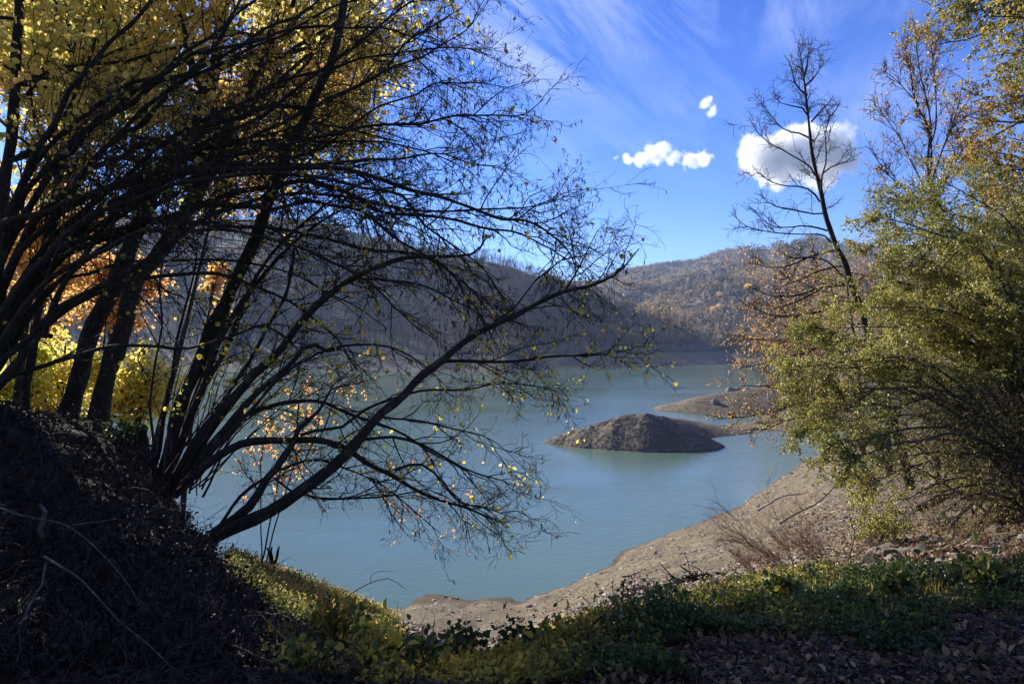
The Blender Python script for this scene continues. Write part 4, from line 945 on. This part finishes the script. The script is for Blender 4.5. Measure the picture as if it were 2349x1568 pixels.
# small dark stump standing against the water
t = empty('broken_stump', base_on_ground(625, 1290, 11.5), 'small black broken stump with three prongs against the water', 'stump')
for pix in ([(622, 1292), (618, 1270), (613, 1255)], [(626, 1292), (622, 1268), (624, 1252)], [(630, 1292), (636, 1270), (640, 1252)]):
    P, R, L = trace(pix, 11.5, 11.5, .03, .012, rng, .006, n=8); mb = MB(); tubes(mb, P[None], R[None], 6); mb.build('prong', M_BARK, t, True)
t = empty('tree_stump', base_on_ground(325, 1010, 7.3), 'squat black stump on the crest of the mound left of the hazel stems', 'stump')
P, R, L = trace([(326, 1050), (326, 1010), (324, 975)], 7.2, 7.2, .07, .055, rng, .004, n=8); mb = MB(); tubes(mb, P[None], R[None], 9)
top = P[-1]; mb.add([top + np.array([.055 * math.cos(a), .055 * math.sin(a), .003]) for a in (0, 1.57, 3.14, 4.71)], [(0, 1, 2, 3)]); mb.build('stub', M_BARK, t, True)

# dark roots of a washed-out stump on the bank
rng = np.random.default_rng(44)
b0 = base_on_ground(1615, 1345, 15.5); t = empty('washed_out_roots', b0, 'black tangle of washed-out roots on the bank above the bleached branch', 'roots')
mb = MB(); n = 60; off = rng.normal(size=(n, 3)) * np.array([.28, .2, .05])
B = grow(np.array(b0) + off, unit(rng.normal(size=(n, 3)) * np.array([1.4, .8, .5]) + np.array([.4, 0, .1])), rng.uniform(.2, .7, n), 7, .3, -.04, rng)
tubes(mb, B, rng.uniform(.012, .035, n)[:, None] * np.linspace(1, .4, 7)[None], 5); mb.build('root', M_BARK, t, True)

# rocks
def rock(px, py, Y, s, label, group=None, flat=.6, col=.5):
    c = np.array(base_on_ground(px, py, Y)); t = empty('rock', tuple(c), label, 'rock', group)
    nu, nv = 18, 12; uu = np.linspace(0, 2 * math.pi, nu, endpoint=False); vv = np.linspace(.05, math.pi - .05, nv)
    Ug, Vg = np.meshgrid(uu, vv); X = np.stack([np.cos(Ug) * np.sin(Vg), np.sin(Ug) * np.sin(Vg), np.cos(Vg)], -1)
    sd = int(rng.integers(1e4)); r = 1 + .45 * fbm(X[..., 0] * 1.6 + sd, X[..., 1] * 1.6 + X[..., 2] * 1.9, 4, sd)
    for _ in range(7):
        nn = unit(rng.normal(size=3)); dd = rng.uniform(.55, .85); pr = (X * r[..., None]) @ nn; r = np.where(pr > dd, r * dd / np.maximum(pr, 1e-6), r)
    V = X * r[..., None] * s * np.array([1, .8, flat]) + c
    idx = np.arange(nu * nv).reshape(nv, nu); q = np.stack([idx[:-1], np.roll(idx, -1, 1)[:-1], np.roll(idx, -1, 1)[1:], idx[1:]], -1).reshape(-1, 4)
    mb = MB(); mb.add(V.reshape(-1, 3), q, np.full(nu * nv, col)); mb.add(V[0, :4] * 0 + V[0].mean(0), [(0, 1, 2, 3)])
    mb.build('stone', M_STONE, t, False)
RK = [(1995, 1265, 12, .28, 'upright grey-brown rock at the left end of the rock outcrop', .9), (2030, 1240, 12.5, .34, 'blocky rock with a dark hollow beneath it in the middle of the outcrop', .7),
      (2060, 1262, 11.8, .30, 'pale rock at the foot of the outcrop just above the weeds', .6), (2085, 1225, 13, .36, 'flat grey slab at the top right of the outcrop', .4),
      (2120, 1240, 12.6, .26, 'rounded pale rock right of the flat slab', .7), (2150, 1205, 14, .25, 'pale stone at the right, above the grey log', .6),
      (2045, 1205, 14.2, .36, 'dark flat rock ledge at the top of the outcrop', .35), (2010, 1225, 13.4, .24, 'small dark rock beside the ledge, under the bright bush', .6),
      (2290, 1185, 13.5, .3, 'grey boulder near the right edge of the picture', .8), (2350, 1220, 12, .22, 'small rock at the very right edge, under the bush', .7),
      (1300, 1400, 26, .22, 'pale stone at the tip of the beach where the bank meets the water', .6), (1215, 1386, 30, .22, 'stone lying at the waterline below the beach', .5)]
for (px, py, Y, s, lb, fl) in RK: rock(px, py, Y, s * .8, lb, flat=fl, col=rng.uniform(.15, .5))
for (px, Y, s, lb) in ((1678, 124, .95, 'largest brown boulder on the crest of the farther spit'), (1695, 125, .75, 'boulder just right of the largest one on the farther spit'), (1710, 125, .6, 'small boulder right of the pair on the farther spit'),
                       (1640, 118, .8, 'pale boulder on the near side of the farther spit'), (1740, 98, .5, 'white stone at the waterline of the nearer spit')):
    rock(px, 900, Y, s, lb, flat=.8, col=.6)

# leafy plants at the terrace edge
rng = np.random.default_rng(45)
def plant(px, py, Y, hgt, label, mat=M_GREEN, size=.05, n=9, rnd=.5, nl=11):
    rnd = max(rnd, .35)
    b0 = np.array(base_on_ground(px, py, Y)); t = empty('leafy_plant', tuple(b0), label, 'plant')
    Dn = rng.normal(size=(n, 3)) * .32; Dn[:, 2] = 1
    B = grow(np.repeat(b0[None], n, 0) + rng.normal(size=(n, 3)) * np.array([.05, .05, 0]), Dn, hgt * rng.uniform(.6, 1.1, n), 7, .07, -.01, rng)
    mb = MB(); tubes(mb, B, np.full(n, .005)[:, None] * np.linspace(1, .5, 7)[None], 5); mb.build('stem', M_TWIG, t)
    q, dd = on_lines(B, nl, rng, .25, .02); q2, d2 = on_lines(B, nl, rng, .55, .05)
    ml = MB(); leaves(ml, np.vstack([q, q2]), size, rng, 'oval', down=.1, up=.5, dirs=np.vstack([dd, d2]) * .9, rnd=rng.normal(rnd, .22, len(q) * 2)); ml.build('foliage', mat, t)
plant(765, 1440, 5.2, .42, 'bright green leafy plant at the edge of the lit yellow bank', size=.06, rnd=.85, n=12)
plant(1000, 1500, 4.6, .24, 'dark leafy plant left of centre before the pale beach', rnd=.2)
plant(1085, 1500, 4.4, .24, 'dark broad-leaved plant standing in front of the beach at centre', rnd=.2, n=9)
plant(1185, 1490, 4.6, .24, 'dark leafy plant at the right side of the beach', rnd=.25)
plant(870, 1575, 3.5, .22, 'pale green broad-leaved plant at the bottom edge left of centre', size=.055, rnd=.95, n=10)
plant(680, 1590, 3.4, .16, 'low pale green plant at the bottom edge, left of the bright broad-leaved one', size=.045, rnd=.8, n=8)
plant(950, 1560, 3.7, .25, 'upright green plant right of the pale broad-leaved one', size=.05, rnd=.5)
plant(1290, 1530, 4.0, .22, 'low yellow-green plant under the dark forked branch', size=.05, rnd=.9)
plant(2050, 1440, 4.6, .18, 'tall nettle in the weeds under the rocks', size=.06, rnd=.5, n=9)
plant(2260, 1440, 4.8, .22, 'large-leaved green plant in the weeds near the right edge', size=.075, rnd=.6, n=9)
plant(1800, 1430, 5.0, .18, 'green plant in the middle of the weed strip on the right', size=.06, rnd=.6, n=9)
plant(300, 1050, 7.0, .35, 'dark leafy sprout on the crest of the mound beside the squat stump', size=.05, rnd=.1, n=9)

# ================================================================== far woods
rng = np.random.default_rng(51)
def bare_trees(mb, P, hgt, n1=11, wid=.10):
    """bare broadleaf trees: a trunk and a brush of rising limbs, each a thin square stick"""
    n = len(P)
    TP = np.stack([P, P + np.array([0, 0, 1]) * (hgt * .55)[:, None] + rng.normal(size=(n, 3)) * .25, P + np.array([0, 0, 1]) * hgt[:, None] + rng.normal(size=(n, 3)) * .5], 1)
    tubes(mb, TP, np.stack([np.full(n, wid * 1.3), np.full(n, wid), np.full(n, wid * .4)], 1), 3)
    i = np.repeat(np.arange(n), n1); t_ = rng.uniform(.25, .85, len(i)); st = P[i] + np.array([0, 0, 1]) * (hgt[i] * t_)[:, None]
    d = rng.normal(size=(len(i), 3)) * .42; d[:, 2] = 1; L = hgt[i] * (1.02 - t_) * rng.uniform(.6, 1.05, len(i)) + .5
    B = grow(st, d, L, 3, .12, .05, rng); tubes(mb, B, np.stack([np.full(len(i), wid * .7), np.full(len(i), wid * .45), np.full(len(i), wid * .25)], 1), 3)
    return B
def leaf_clumps(mb, P, W, Hh, n, size, rv):
    """rounded leafy crowns: triangles-like leaf clusters on the shell of an uneven blob"""
    m_ = len(P); i = np.repeat(np.arange(m_), n); q = unit(rng.normal(size=(len(i), 3))); q[:, 2] = np.abs(q[:, 2]) * 1.0 - .25
    r = rng.uniform(.55, 1.08, len(i)) 
    c = P[i] + q * r[:, None] * np.stack([W[i] / 2, W[i] / 2, Hh[i] * .6], 1); c[:, 2] += Hh[i] * .4
    s = size * rng.uniform(.6, 1.4, len(i)); D_ = unit(rng.normal(size=c.shape)); Nn = unit(q + rng.normal(size=c.shape) * .5); Wd = unit(np.cross(D_, Nn)); D_ = np.cross(Nn, Wd)
    V = np.stack([c - D_ * s[:, None] * .5, c + Wd * s[:, None] * .45, c + D_ * s[:, None] * .5, c - Wd * s[:, None] * .4], 1).reshape(-1, 3)
    mb.add(V, np.arange(len(i) * 4).reshape(-1, 4), np.repeat(np.clip(rv[i] + rng.normal(0, .12, len(i)), 0, 1), 4))
M_FARTWIG, nt = new_mat('far_bare_wood')  # wood colour darkened so the left hill looks shaded
a = N(nt, 'ShaderNodeAttribute', attribute_name='rnd'); c = ramp(nt, [(.3, (.042, .034, .031)), (.7, (.13, .104, .088))], noise(nt, pos(nt), .05, 3))
d = N(nt, 'ShaderNodeBsdfDiffuse'); nt.links.new(c, d.inputs[0]); out(nt, d.outputs[0])
M_FARBROWN = bark_mat('far_brown_wood', (.20, .145, .10), (.36, .27, .19), (.3, .25, .2), .1, .2, 0)  # wood lightened and warmed, sunlight of the far mountain painted in
M_FARLEAF = leaf_mat('far_autumn_crowns', [(0, (.075, .066, .042)), (.35, (.20, .152, .09)), (.7, (.38, .26, .14)), (1, (.46, .31, .12))], .3, .9)  # crown colours brightened so the far mountain looks sunlit
# left hill: bare wood
n = 11000; px = rng.uniform(-500, 1760, n); y = rng.uniform(300, 560, n); x = (px - CX) / F * y; z = height(x, y)
k = (z > 7.5 + fbm(x / 30, y / 30, 2, 6) * 1.5) & (rng.random(n) < .55 + .8 * fbm(x / 40, y / 40, 3, 2) + .3); P = np.stack([x, y, z - .2], -1)[k]
mb = MB(); bare_trees(mb, P, rng.uniform(6, 11, len(P)), 9, .085)
tag(mb.build('bare_woodland', M_FARTWIG), 'leafless grey-brown woodland covering the hill across the lake', kind='stuff')
# small twig haze over the same wood
mb = MB(); i = rng.integers(0, len(P), 26000); q = P[i] + rng.normal(size=(26000, 3)) * np.array([1.3, 1.3, 1.2]) + np.array([0, 0, 6.2])
B = grow(q, np.array([0, 0, 1]) + rng.normal(size=q.shape) * .5, rng.uniform(1, 2.6, len(q)), 3, .2, .1, rng); tubes(mb, B, np.full((len(q), 3), .04), 3)
tag(mb.build('bare_treetops', M_FARTWIG), 'fine treetops of the leafless woodland across the lake', kind='stuff')
# far mountain: leafy and bare crowns
n = 20000; px = rng.uniform(1250, 2300, n); y = np.sqrt(rng.uniform(470 ** 2, 1530 ** 2, n)); x = (px - CX) / F * y; z = height(x, y)
dn = fbm(x / 90, y / 90, 4, 71); el = z / 230
k = (z > 7) & (rng.random(n) < np.clip(1.0 + 1.6 * dn - np.clip(el - .8, 0, 1) * 3.5, .03, 1)); P = np.stack([x, y, z - .5], -1)[k]; rv = np.clip(.33 + 1.3 * fbm(P[:, 0] / 60, P[:, 1] / 60, 3, 75) + rng.normal(0, .26, len(P)), 0, .95)
mb = MB(); leaf_clumps(mb, P, rng.uniform(7, 17, len(P)), rng.uniform(6, 12, len(P)), 34, 2.0, rv)
tag(mb.build('far_woodland', M_FARLEAF), 'hazy autumn woodland on the far mountain', kind='stuff')
k = rng.random(len(P)) < .5; mb = MB(); bare_trees(mb, P[k] + rng.normal(size=P[k].shape) * np.array([6, 6, 0]), rng.uniform(8, 13, k.sum()), 7, .14)
tag(mb.build('far_bare_woodland', M_FARBROWN), 'bare trees mixed into the autumn woodland on the far mountain', kind='stuff')
# single golden trees on the far slope
for (px, py, lb) in ((1650, 713, 'bright orange tree alone on the far slope, the largest orange dot'), (1636, 717, 'small orange tree just left of the largest orange dot'), (1674, 717, 'pale orange tree right of the largest orange dot'),
                     (1664, 757, 'round pale yellow tree low on the far slope above the shore'), (1715, 670, 'yellow tree high on the spur of the far slope'), (1650, 682, 'small orange tree high above the others on the far slope')):
    best = None
    for Y in np.arange(470, 1400, 6):
        q = at(px, py, Y); dz = q[2] - ground_z(q[0], q[1])
        if dz < 3: best = q; break
    if best is None: continue
    gz = ground_z(best[0], best[1]); t = empty('autumn_tree', (best[0], best[1], gz), lb, 'tree'); sc = best[1] / 700
    mb = MB(); tubes(mb, np.array([[(best[0], best[1], gz - .5), (best[0], best[1], gz + 5 * sc)]]), np.array([[.3, .15]]), 6); mb.build('trunk', M_BARK, t)
    mb = MB(); leaf_clumps(mb, np.array([[best[0], best[1], gz + 1.5]]), np.array([9. * sc]), np.array([9. * sc]), 260, 1.1, np.array([1.0])); mb.build('crown', M_YEL if 'yellow' in lb else M_BROWNLEAF, t)
# pale bare trees on the right bank behind the leaning trunk
proto = None
for k in range(20):
    px = rng.uniform(1755, 1990); Y = rng.uniform(113, 150); x = (px - CX) / F * Y; z = ground_z(x, Y)
    if z < .4: continue
    hh = rng.uniform(14, 22); t = empty('pale_bare_tree', (x, Y, z), 'tall thin pale leafless tree on the right bank behind the orange-leaved branches', 'tree', 'pale bare trees on the right bank')
    mb = MB(); B = grow(np.array([[x, Y, z - .3]]), np.array([[0, 0, 1.]]), np.array([hh]), 10, .035, .02, rng); tubes(mb, B, np.linspace(.11, .03, 10)[None], 5); mb.build('trunk', M_PALE, t)
    mb = MB(); p, d, t_, i = spawn(B, 34, rng, .25, 1, 26, 8); B1 = grow(p, d, rng.uniform(1.5, 4.5, len(p)) * (1.2 - t_ * .8), 6, .07, .05, rng); tubes(mb, B1, np.full(len(p), .035)[:, None] * np.linspace(1, .4, 6)[None], 3)
    p, d, t_, i = spawn(B1, 7, rng, .2, 1, 30, 8); B2 = grow(p, d, rng.uniform(.4, 1.2, len(p)), 3, .1, .05, rng); tubes(mb, B2, np.full((len(p), 3), .018), 3); mb.build('branches', M_PALE, t)
    q, dd = on_lines(B2, 2, rng, .2, .05); mb = MB(); leaves(mb, q[::2], .16, rng, 'oval', down=.3); mb.build('foliage', M_BROWNLEAF, t)
# light trees along the foot of the left hill
for k in range(34):
    px = rng.uniform(1230, 1700); Ys = np.interp(px, HX, HS); Y = Ys + 30
    while ground_z((px - CX) / F * Y, Y) < 8.0 and Y < Ys + 90: Y += 3
    x = (px - CX) / F * Y; z = ground_z(x, Y)
    if z < 6: continue
    t = empty('shore_tree', (x, Y, z), 'pale bushy leafless tree at the lower edge of the woodland across the lake', 'tree', 'pale bare trees along the foot of the wooded hill')
    hh = rng.uniform(6, 10); mb = MB(); B = grow(np.array([[x, Y, z - .3]]), np.array([[0, 0, 1.]]), np.array([hh * .9]), 6, .04, .02, rng); tubes(mb, B, np.linspace(.14, .05, 6)[None], 4); mb.build('trunk', M_PALE, t)
    mb = MB(); p, d, t_, i = spawn(B, 40, rng, .15, 1, 30, 10); B1 = grow(p, d, rng.uniform(1.2, 3.2, len(p)), 4, .1, .06, rng); tubes(mb, B1, np.full((len(p), 4), .05), 3)
    p, d, t_, i = spawn(B1, 6, rng, .2, 1, 30, 10); B2 = grow(p, d, rng.uniform(.5, 1.3, len(p)), 3, .1, .05, rng); tubes(mb, B2, np.full((len(p), 3), .028), 3); mb.build('crown', M_FARTWIG, t)

# village
m, nt = new_mat('white_plaster'); d = N(nt, 'ShaderNodeBsdfPrincipled'); d.inputs['Base Color'].default_value = (.75, .73, .68, 1); d.inputs['Roughness'].default_value = .8; out(nt, d.outputs[0]); M_PL = m
m, nt = new_mat('tiled_roof'); d = N(nt, 'ShaderNodeBsdfPrincipled'); d.inputs['Base Color'].default_value = (.32, .2, .14, 1); d.inputs['Roughness'].default_value = .9; out(nt, d.outputs[0]); M_RF = m
m, nt = new_mat('dark_window'); d = N(nt, 'ShaderNodeBsdfPrincipled'); d.inputs['Base Color'].default_value = (.03, .035, .04, 1); d.inputs['Roughness'].default_value = .2; out(nt, d.outputs[0]); M_WN = m
def box(mb, x0, x1, y0, y1, z0, z1):
    v = [(x, y, z) for z in (z0, z1) for (x, y) in ((x0, y0), (x1, y0), (x1, y1), (x0, y1))]
    mb.add(v, [(3, 2, 1, 0), (4, 5, 6, 7), (0, 1, 5, 4), (1, 2, 6, 5), (2, 3, 7, 6), (3, 0, 4, 7)])
VH = ((1447, 677, 'largest white house at the left of the village on the far slope'), (1453, 679, 'low white house beside the largest one in the far village'), (1461, 676, 'white house at the middle of the far village'), (1484, 677, 'lone small white house right of the far village'),
      (1438, 680, 'small white house at the left end of the far village'))
for k, (px, py, lb) in enumerate(VH):
    best = None
    for Y in np.arange(480, 1500, 5):
        q = at(px, py, Y)
        if q[2] - ground_z(q[0], q[1]) < 1: best = q; break
    if best is None: best = at(px, py, 1000)
    x, y = best[0], best[1]; z = ground_z(x, y) - 1; w_, d_, h_ = rng.uniform(6, 9), 6, rng.uniform(4, 5.5)
    t = empty('house', (x, y, z), lb, 'house')
    mb = MB(); box(mb, x - w_ / 2, x + w_ / 2, y - d_ / 2, y + d_ / 2, z, z + h_); mb.build('wall', M_PL, t)
    mb = MB(); a_ = w_ / 2 + .4; b_ = d_ / 2 + .4; zt = z + h_
    mb.add([(x - a_, y - b_, zt), (x + a_, y - b_, zt), (x + a_, y, zt + 2), (x - a_, y, zt + 2), (x - a_, y + b_, zt), (x + a_, y + b_, zt)], [(0, 1, 2, 3), (3, 2, 5, 4), (0, 3, 4, 0), (1, 5, 2, 1)]); mb.build('roof', M_RF, t)
    for wx in (-.28, 0, .28):
        for wz in (.3, 2.6):
            mb = MB(); box(mb, x + wx * w_ - .5, x + wx * w_ + .5, y - d_ / 2 - .05, y - d_ / 2 - .003, z + wz + .9, z + wz + 1.9); mb.build('window', M_WN, t)

# ================================================================== clouds
def cloud_mat(balls, ns, na, nb):
    m, nt = new_mat('cloud_vapour'); p = pos(nt)
    v = N(nt, 'ShaderNodeVolumePrincipled'); v.inputs['Color'].default_value = (1, 1, 1, 1); v.inputs['Anisotropy'].default_value = .3
    def mth(op, a, b, c=None):
        n = N(nt, 'ShaderNodeMath', operation=op)
        for s_, q in zip(n.inputs, (a, b, c)):
            if q is None: continue
            if hasattr(q, 'links'): nt.links.new(q, s_)
            else: s_.default_value = q
        return n.outputs[0]
    best = None
    for c, r in balls:
        dn = N(nt, 'ShaderNodeVectorMath', operation='DISTANCE'); nt.links.new(p, dn.inputs[0]); dn.inputs[1].default_value = tuple(c)
        q = mth('MULTIPLY_ADD', dn.outputs['Value'], -1 / r, 1.0)
        best = q if best is None else mth('SMOOTH_MAX', best, q, .15)
    f = mth('ADD', best, mth('MULTIPLY_ADD', noise(nt, p, ns, 8, .66), na, nb))
    nt.links.new(mth('MULTIPLY', mth('MINIMUM', mth('MAXIMUM', f, 0.0), .55), .075), v.inputs['Density'])
    o = nt.nodes.new('ShaderNodeOutputMaterial'); nt.links.new(v.outputs[0], o.inputs['Volume'])
    m.cycles.volume_step_rate = .25
    return m
rng = np.random.default_rng(61)
def cloud(label, balls, Y, ns=.0095, na=2.1, nb=-1.10):
    """balls: (px, py, radius px) of the billows; one closed surface by remeshing them together"""
    bmv = MB(); nu, nv = 20, 12
    uu = np.linspace(0, 2 * math.pi, nu, endpoint=False); vv = np.linspace(.02, math.pi - .02, nv); Ug, Vg = np.meshgrid(uu, vv)
    X = np.stack([np.cos(Ug) * np.sin(Vg), np.sin(Ug) * np.sin(Vg), np.cos(Vg)], -1).reshape(-1, 3)
    idx = np.arange(nu * nv).reshape(nv, nu); q = np.stack([idx[:-1], idx[1:], np.roll(idx, -1, 1)[1:], np.roll(idx, -1, 1)[:-1]], -1).reshape(-1, 4)
    cs = []
    for (px, py, r) in balls:
        R_ = r / F * Y; c = at(px, py, Y + rng.uniform(-40, 40)); cs.append((c, R_)); bmv.add(X * (R_ * 1.3 + 10) * np.array([1, 1, 1]) + c, q)
    ob_ = bmv.build('cloud', cloud_mat(cs, ns, na, nb), None, origin=tuple(at(balls[0][0], balls[0][1], Y))); tag(ob_, label, 'cloud')
    rm = ob_.modifiers.new('remesh', 'REMESH'); rm.mode = 'VOXEL'; rm.voxel_size = 9
    return ob_
cloud('big puffy white cloud behind the bare tree', [(1830, 358, 66), (1895, 352, 70), (1770, 366, 60), (1722, 345, 40), (1935, 362, 46), (1855, 318, 40), (1885, 400, 44), (1795, 400, 40)], 3000)
cloud('small ragged elongated white cloud left of the big one', [(1500, 357, 34), (1524, 340, 26), (1470, 364, 26), (1546, 364, 28), (1583, 370, 30), (1616, 362, 27), (1438, 363, 19), (1413, 363, 13)], 3000, .019, 3.0, -1.82)
cloud('tiny faint white cloud high above the ragged one', [(1618, 238, 24), (1636, 252, 25), (1628, 228, 16)], 3000, .021, 3.2, -2.15)

# ================================================================== air
m, nt = new_mat('thin_haze'); v = N(nt, 'ShaderNodeVolumePrincipled'); v.inputs['Color'].default_value = (.50, .68, 1, 1); v.inputs['Density'].default_value = .00012; v.inputs['Anisotropy'].default_value = .2
o = nt.nodes.new('ShaderNodeOutputMaterial'); nt.links.new(v.outputs[0], o.inputs['Volume'])
mb = MB(); box(mb, -7800, 7800, -40, 2950, -5.5, 420)
hz = mb.build('haze', m); tag(hz, 'thin bluish haze over the lake and hills', kind='stuff')

# ================================================================== sky, sun, camera
Wd = bpy.data.worlds.new('World'); S.world = Wd; Wd.use_nodes = True; nt = Wd.node_tree; nt.nodes.clear()
sky = N(nt, 'ShaderNodeTexSky', sky_type='NISHITA'); sky.sun_disc = False; sky.sun_elevation = rad(SUN_EL); sky.sun_rotation = rad(SUN_AZ)
sky.altitude = 1200; sky.air_density = 1.0; sky.dust_density = .1; sky.ozone_density = 5.0
tc = N(nt, 'ShaderNodeTexCoord'); sx = N(nt, 'ShaderNodeSeparateXYZ'); nt.links.new(tc.outputs['Generated'], sx.inputs[0])
def M(op, a, b=None):
    n = N(nt, 'ShaderNodeMath', operation=op)
    for s, v in zip(n.inputs, (a, b)):
        if v is None: continue
        if hasattr(v, 'links'): nt.links.new(v, s)
        else: s.default_value = v
    return n.outputs[0]
zc = M('MAXIMUM', sx.outputs[2], .06); cx = M('DIVIDE', sx.outputs[0], zc); cy = M('DIVIDE', sx.outputs[1], zc)   # the cirrus deck seen from below
cv = N(nt, 'ShaderNodeCombineXYZ'); nt.links.new(cx, cv.inputs[0]); nt.links.new(cy, cv.inputs[1])
mp = N(nt, 'ShaderNodeMapping'); mp.vector_type = 'TEXTURE'; mp.inputs['Rotation'].default_value = (0, 0, rad(62)); mp.inputs['Scale'].default_value = (3.2, .55, 1); nt.links.new(cv.outputs[0], mp.inputs[0])
wn = N(nt, 'ShaderNodeTexNoise'); wn.inputs['Scale'].default_value = 1.6; wn.inputs['Detail'].default_value = 9; wn.inputs['Roughness'].default_value = .68; wn.inputs['Distortion'].default_value = .9; nt.links.new(mp.outputs[0], wn.inputs['Vector'])
wb = N(nt, 'ShaderNodeTexNoise'); wb.inputs['Scale'].default_value = .75; wb.inputs['Detail'].default_value = 3; nt.links.new(cv.outputs[0], wb.inputs['Vector'])
mr = N(nt, 'ShaderNodeMapRange'); mr.inputs[1].default_value = .42; mr.inputs[2].default_value = .80; nt.links.new(wn.outputs['Fac'], mr.inputs[0])
mr2 = N(nt, 'ShaderNodeMapRange'); mr2.inputs[1].default_value = .32; mr2.inputs[2].default_value = .58; nt.links.new(wb.outputs['Fac'], mr2.inputs[0])
mr3 = N(nt, 'ShaderNodeMapRange'); mr3.inputs[1].default_value = .20; mr3.inputs[2].default_value = .40; nt.links.new(sx.outputs[2], mr3.inputs[0])
fac = M('MULTIPLY', M('MULTIPLY', mr.outputs[0], mr2.outputs[0]), M('MULTIPLY', mr3.outputs[0], .66))
mx = N(nt, 'ShaderNodeMix'); mx.data_type = 'RGBA'; nt.links.new(fac, mx.inputs[0]); hs = N(nt, 'ShaderNodeHueSaturation'); hs.inputs['Saturation'].default_value = 1.26; hs.inputs['Hue'].default_value = .523; hs.inputs['Value'].default_value = .80; nt.links.new(sky.outputs[0], hs.inputs['Color']); nt.links.new(hs.outputs[0], mx.inputs[6]); mx.inputs[7].default_value = (4.6, 4.9, 6.2, 1)
bg = N(nt, 'ShaderNodeBackground'); bg.inputs[1].default_value = .085; nt.links.new(mx.outputs[2], bg.inputs[0])
o = N(nt, 'ShaderNodeOutputWorld'); nt.links.new(bg.outputs[0], o.inputs[0])

sl = bpy.data.lights.new('sun', 'SUN'); sl.energy = 4.5; sl.angle = rad(.53); sl.color = (1, .93, .82)
so = bpy.data.objects.new('sun', sl); COL.objects.link(so)
from mathutils import Vector
sd = Vector((math.sin(rad(SUN_AZ)) * math.cos(rad(SUN_EL)), math.cos(rad(SUN_AZ)) * math.cos(rad(SUN_EL)), math.sin(rad(SUN_EL))))
so.rotation_euler = (-sd).to_track_quat('-Z', 'Y').to_euler(); so.location = sd * 60

cd = bpy.data.cameras.new('camera'); cd.lens = 24; cd.sensor_width = 36; cd.clip_start = .05; cd.clip_end = 9000
co = bpy.data.objects.new('camera', cd); COL.objects.link(co); co.location = (0, 0, H); co.rotation_euler = (rad(90), 0, 0); S.camera = co
S.view_settings.view_transform = 'Standard'; S.view_settings.look = 'None'; S.view_settings.exposure = 1.6; S.view_settings.gamma = 1
S.cycles.max_bounces = 8; S.cycles.volume_bounces = 3; S.cycles.transparent_max_bounces = 8
for o in S.objects:
    if o.parent and o.name.split('.')[0] in ('catkins', 'twigs'): o['kind'] = 'stuff'
print('script', round(time.time() - T0, 1), 's; tris ~', sum(len(o.data.polygons) for o in S.objects if o.type == 'MESH'))
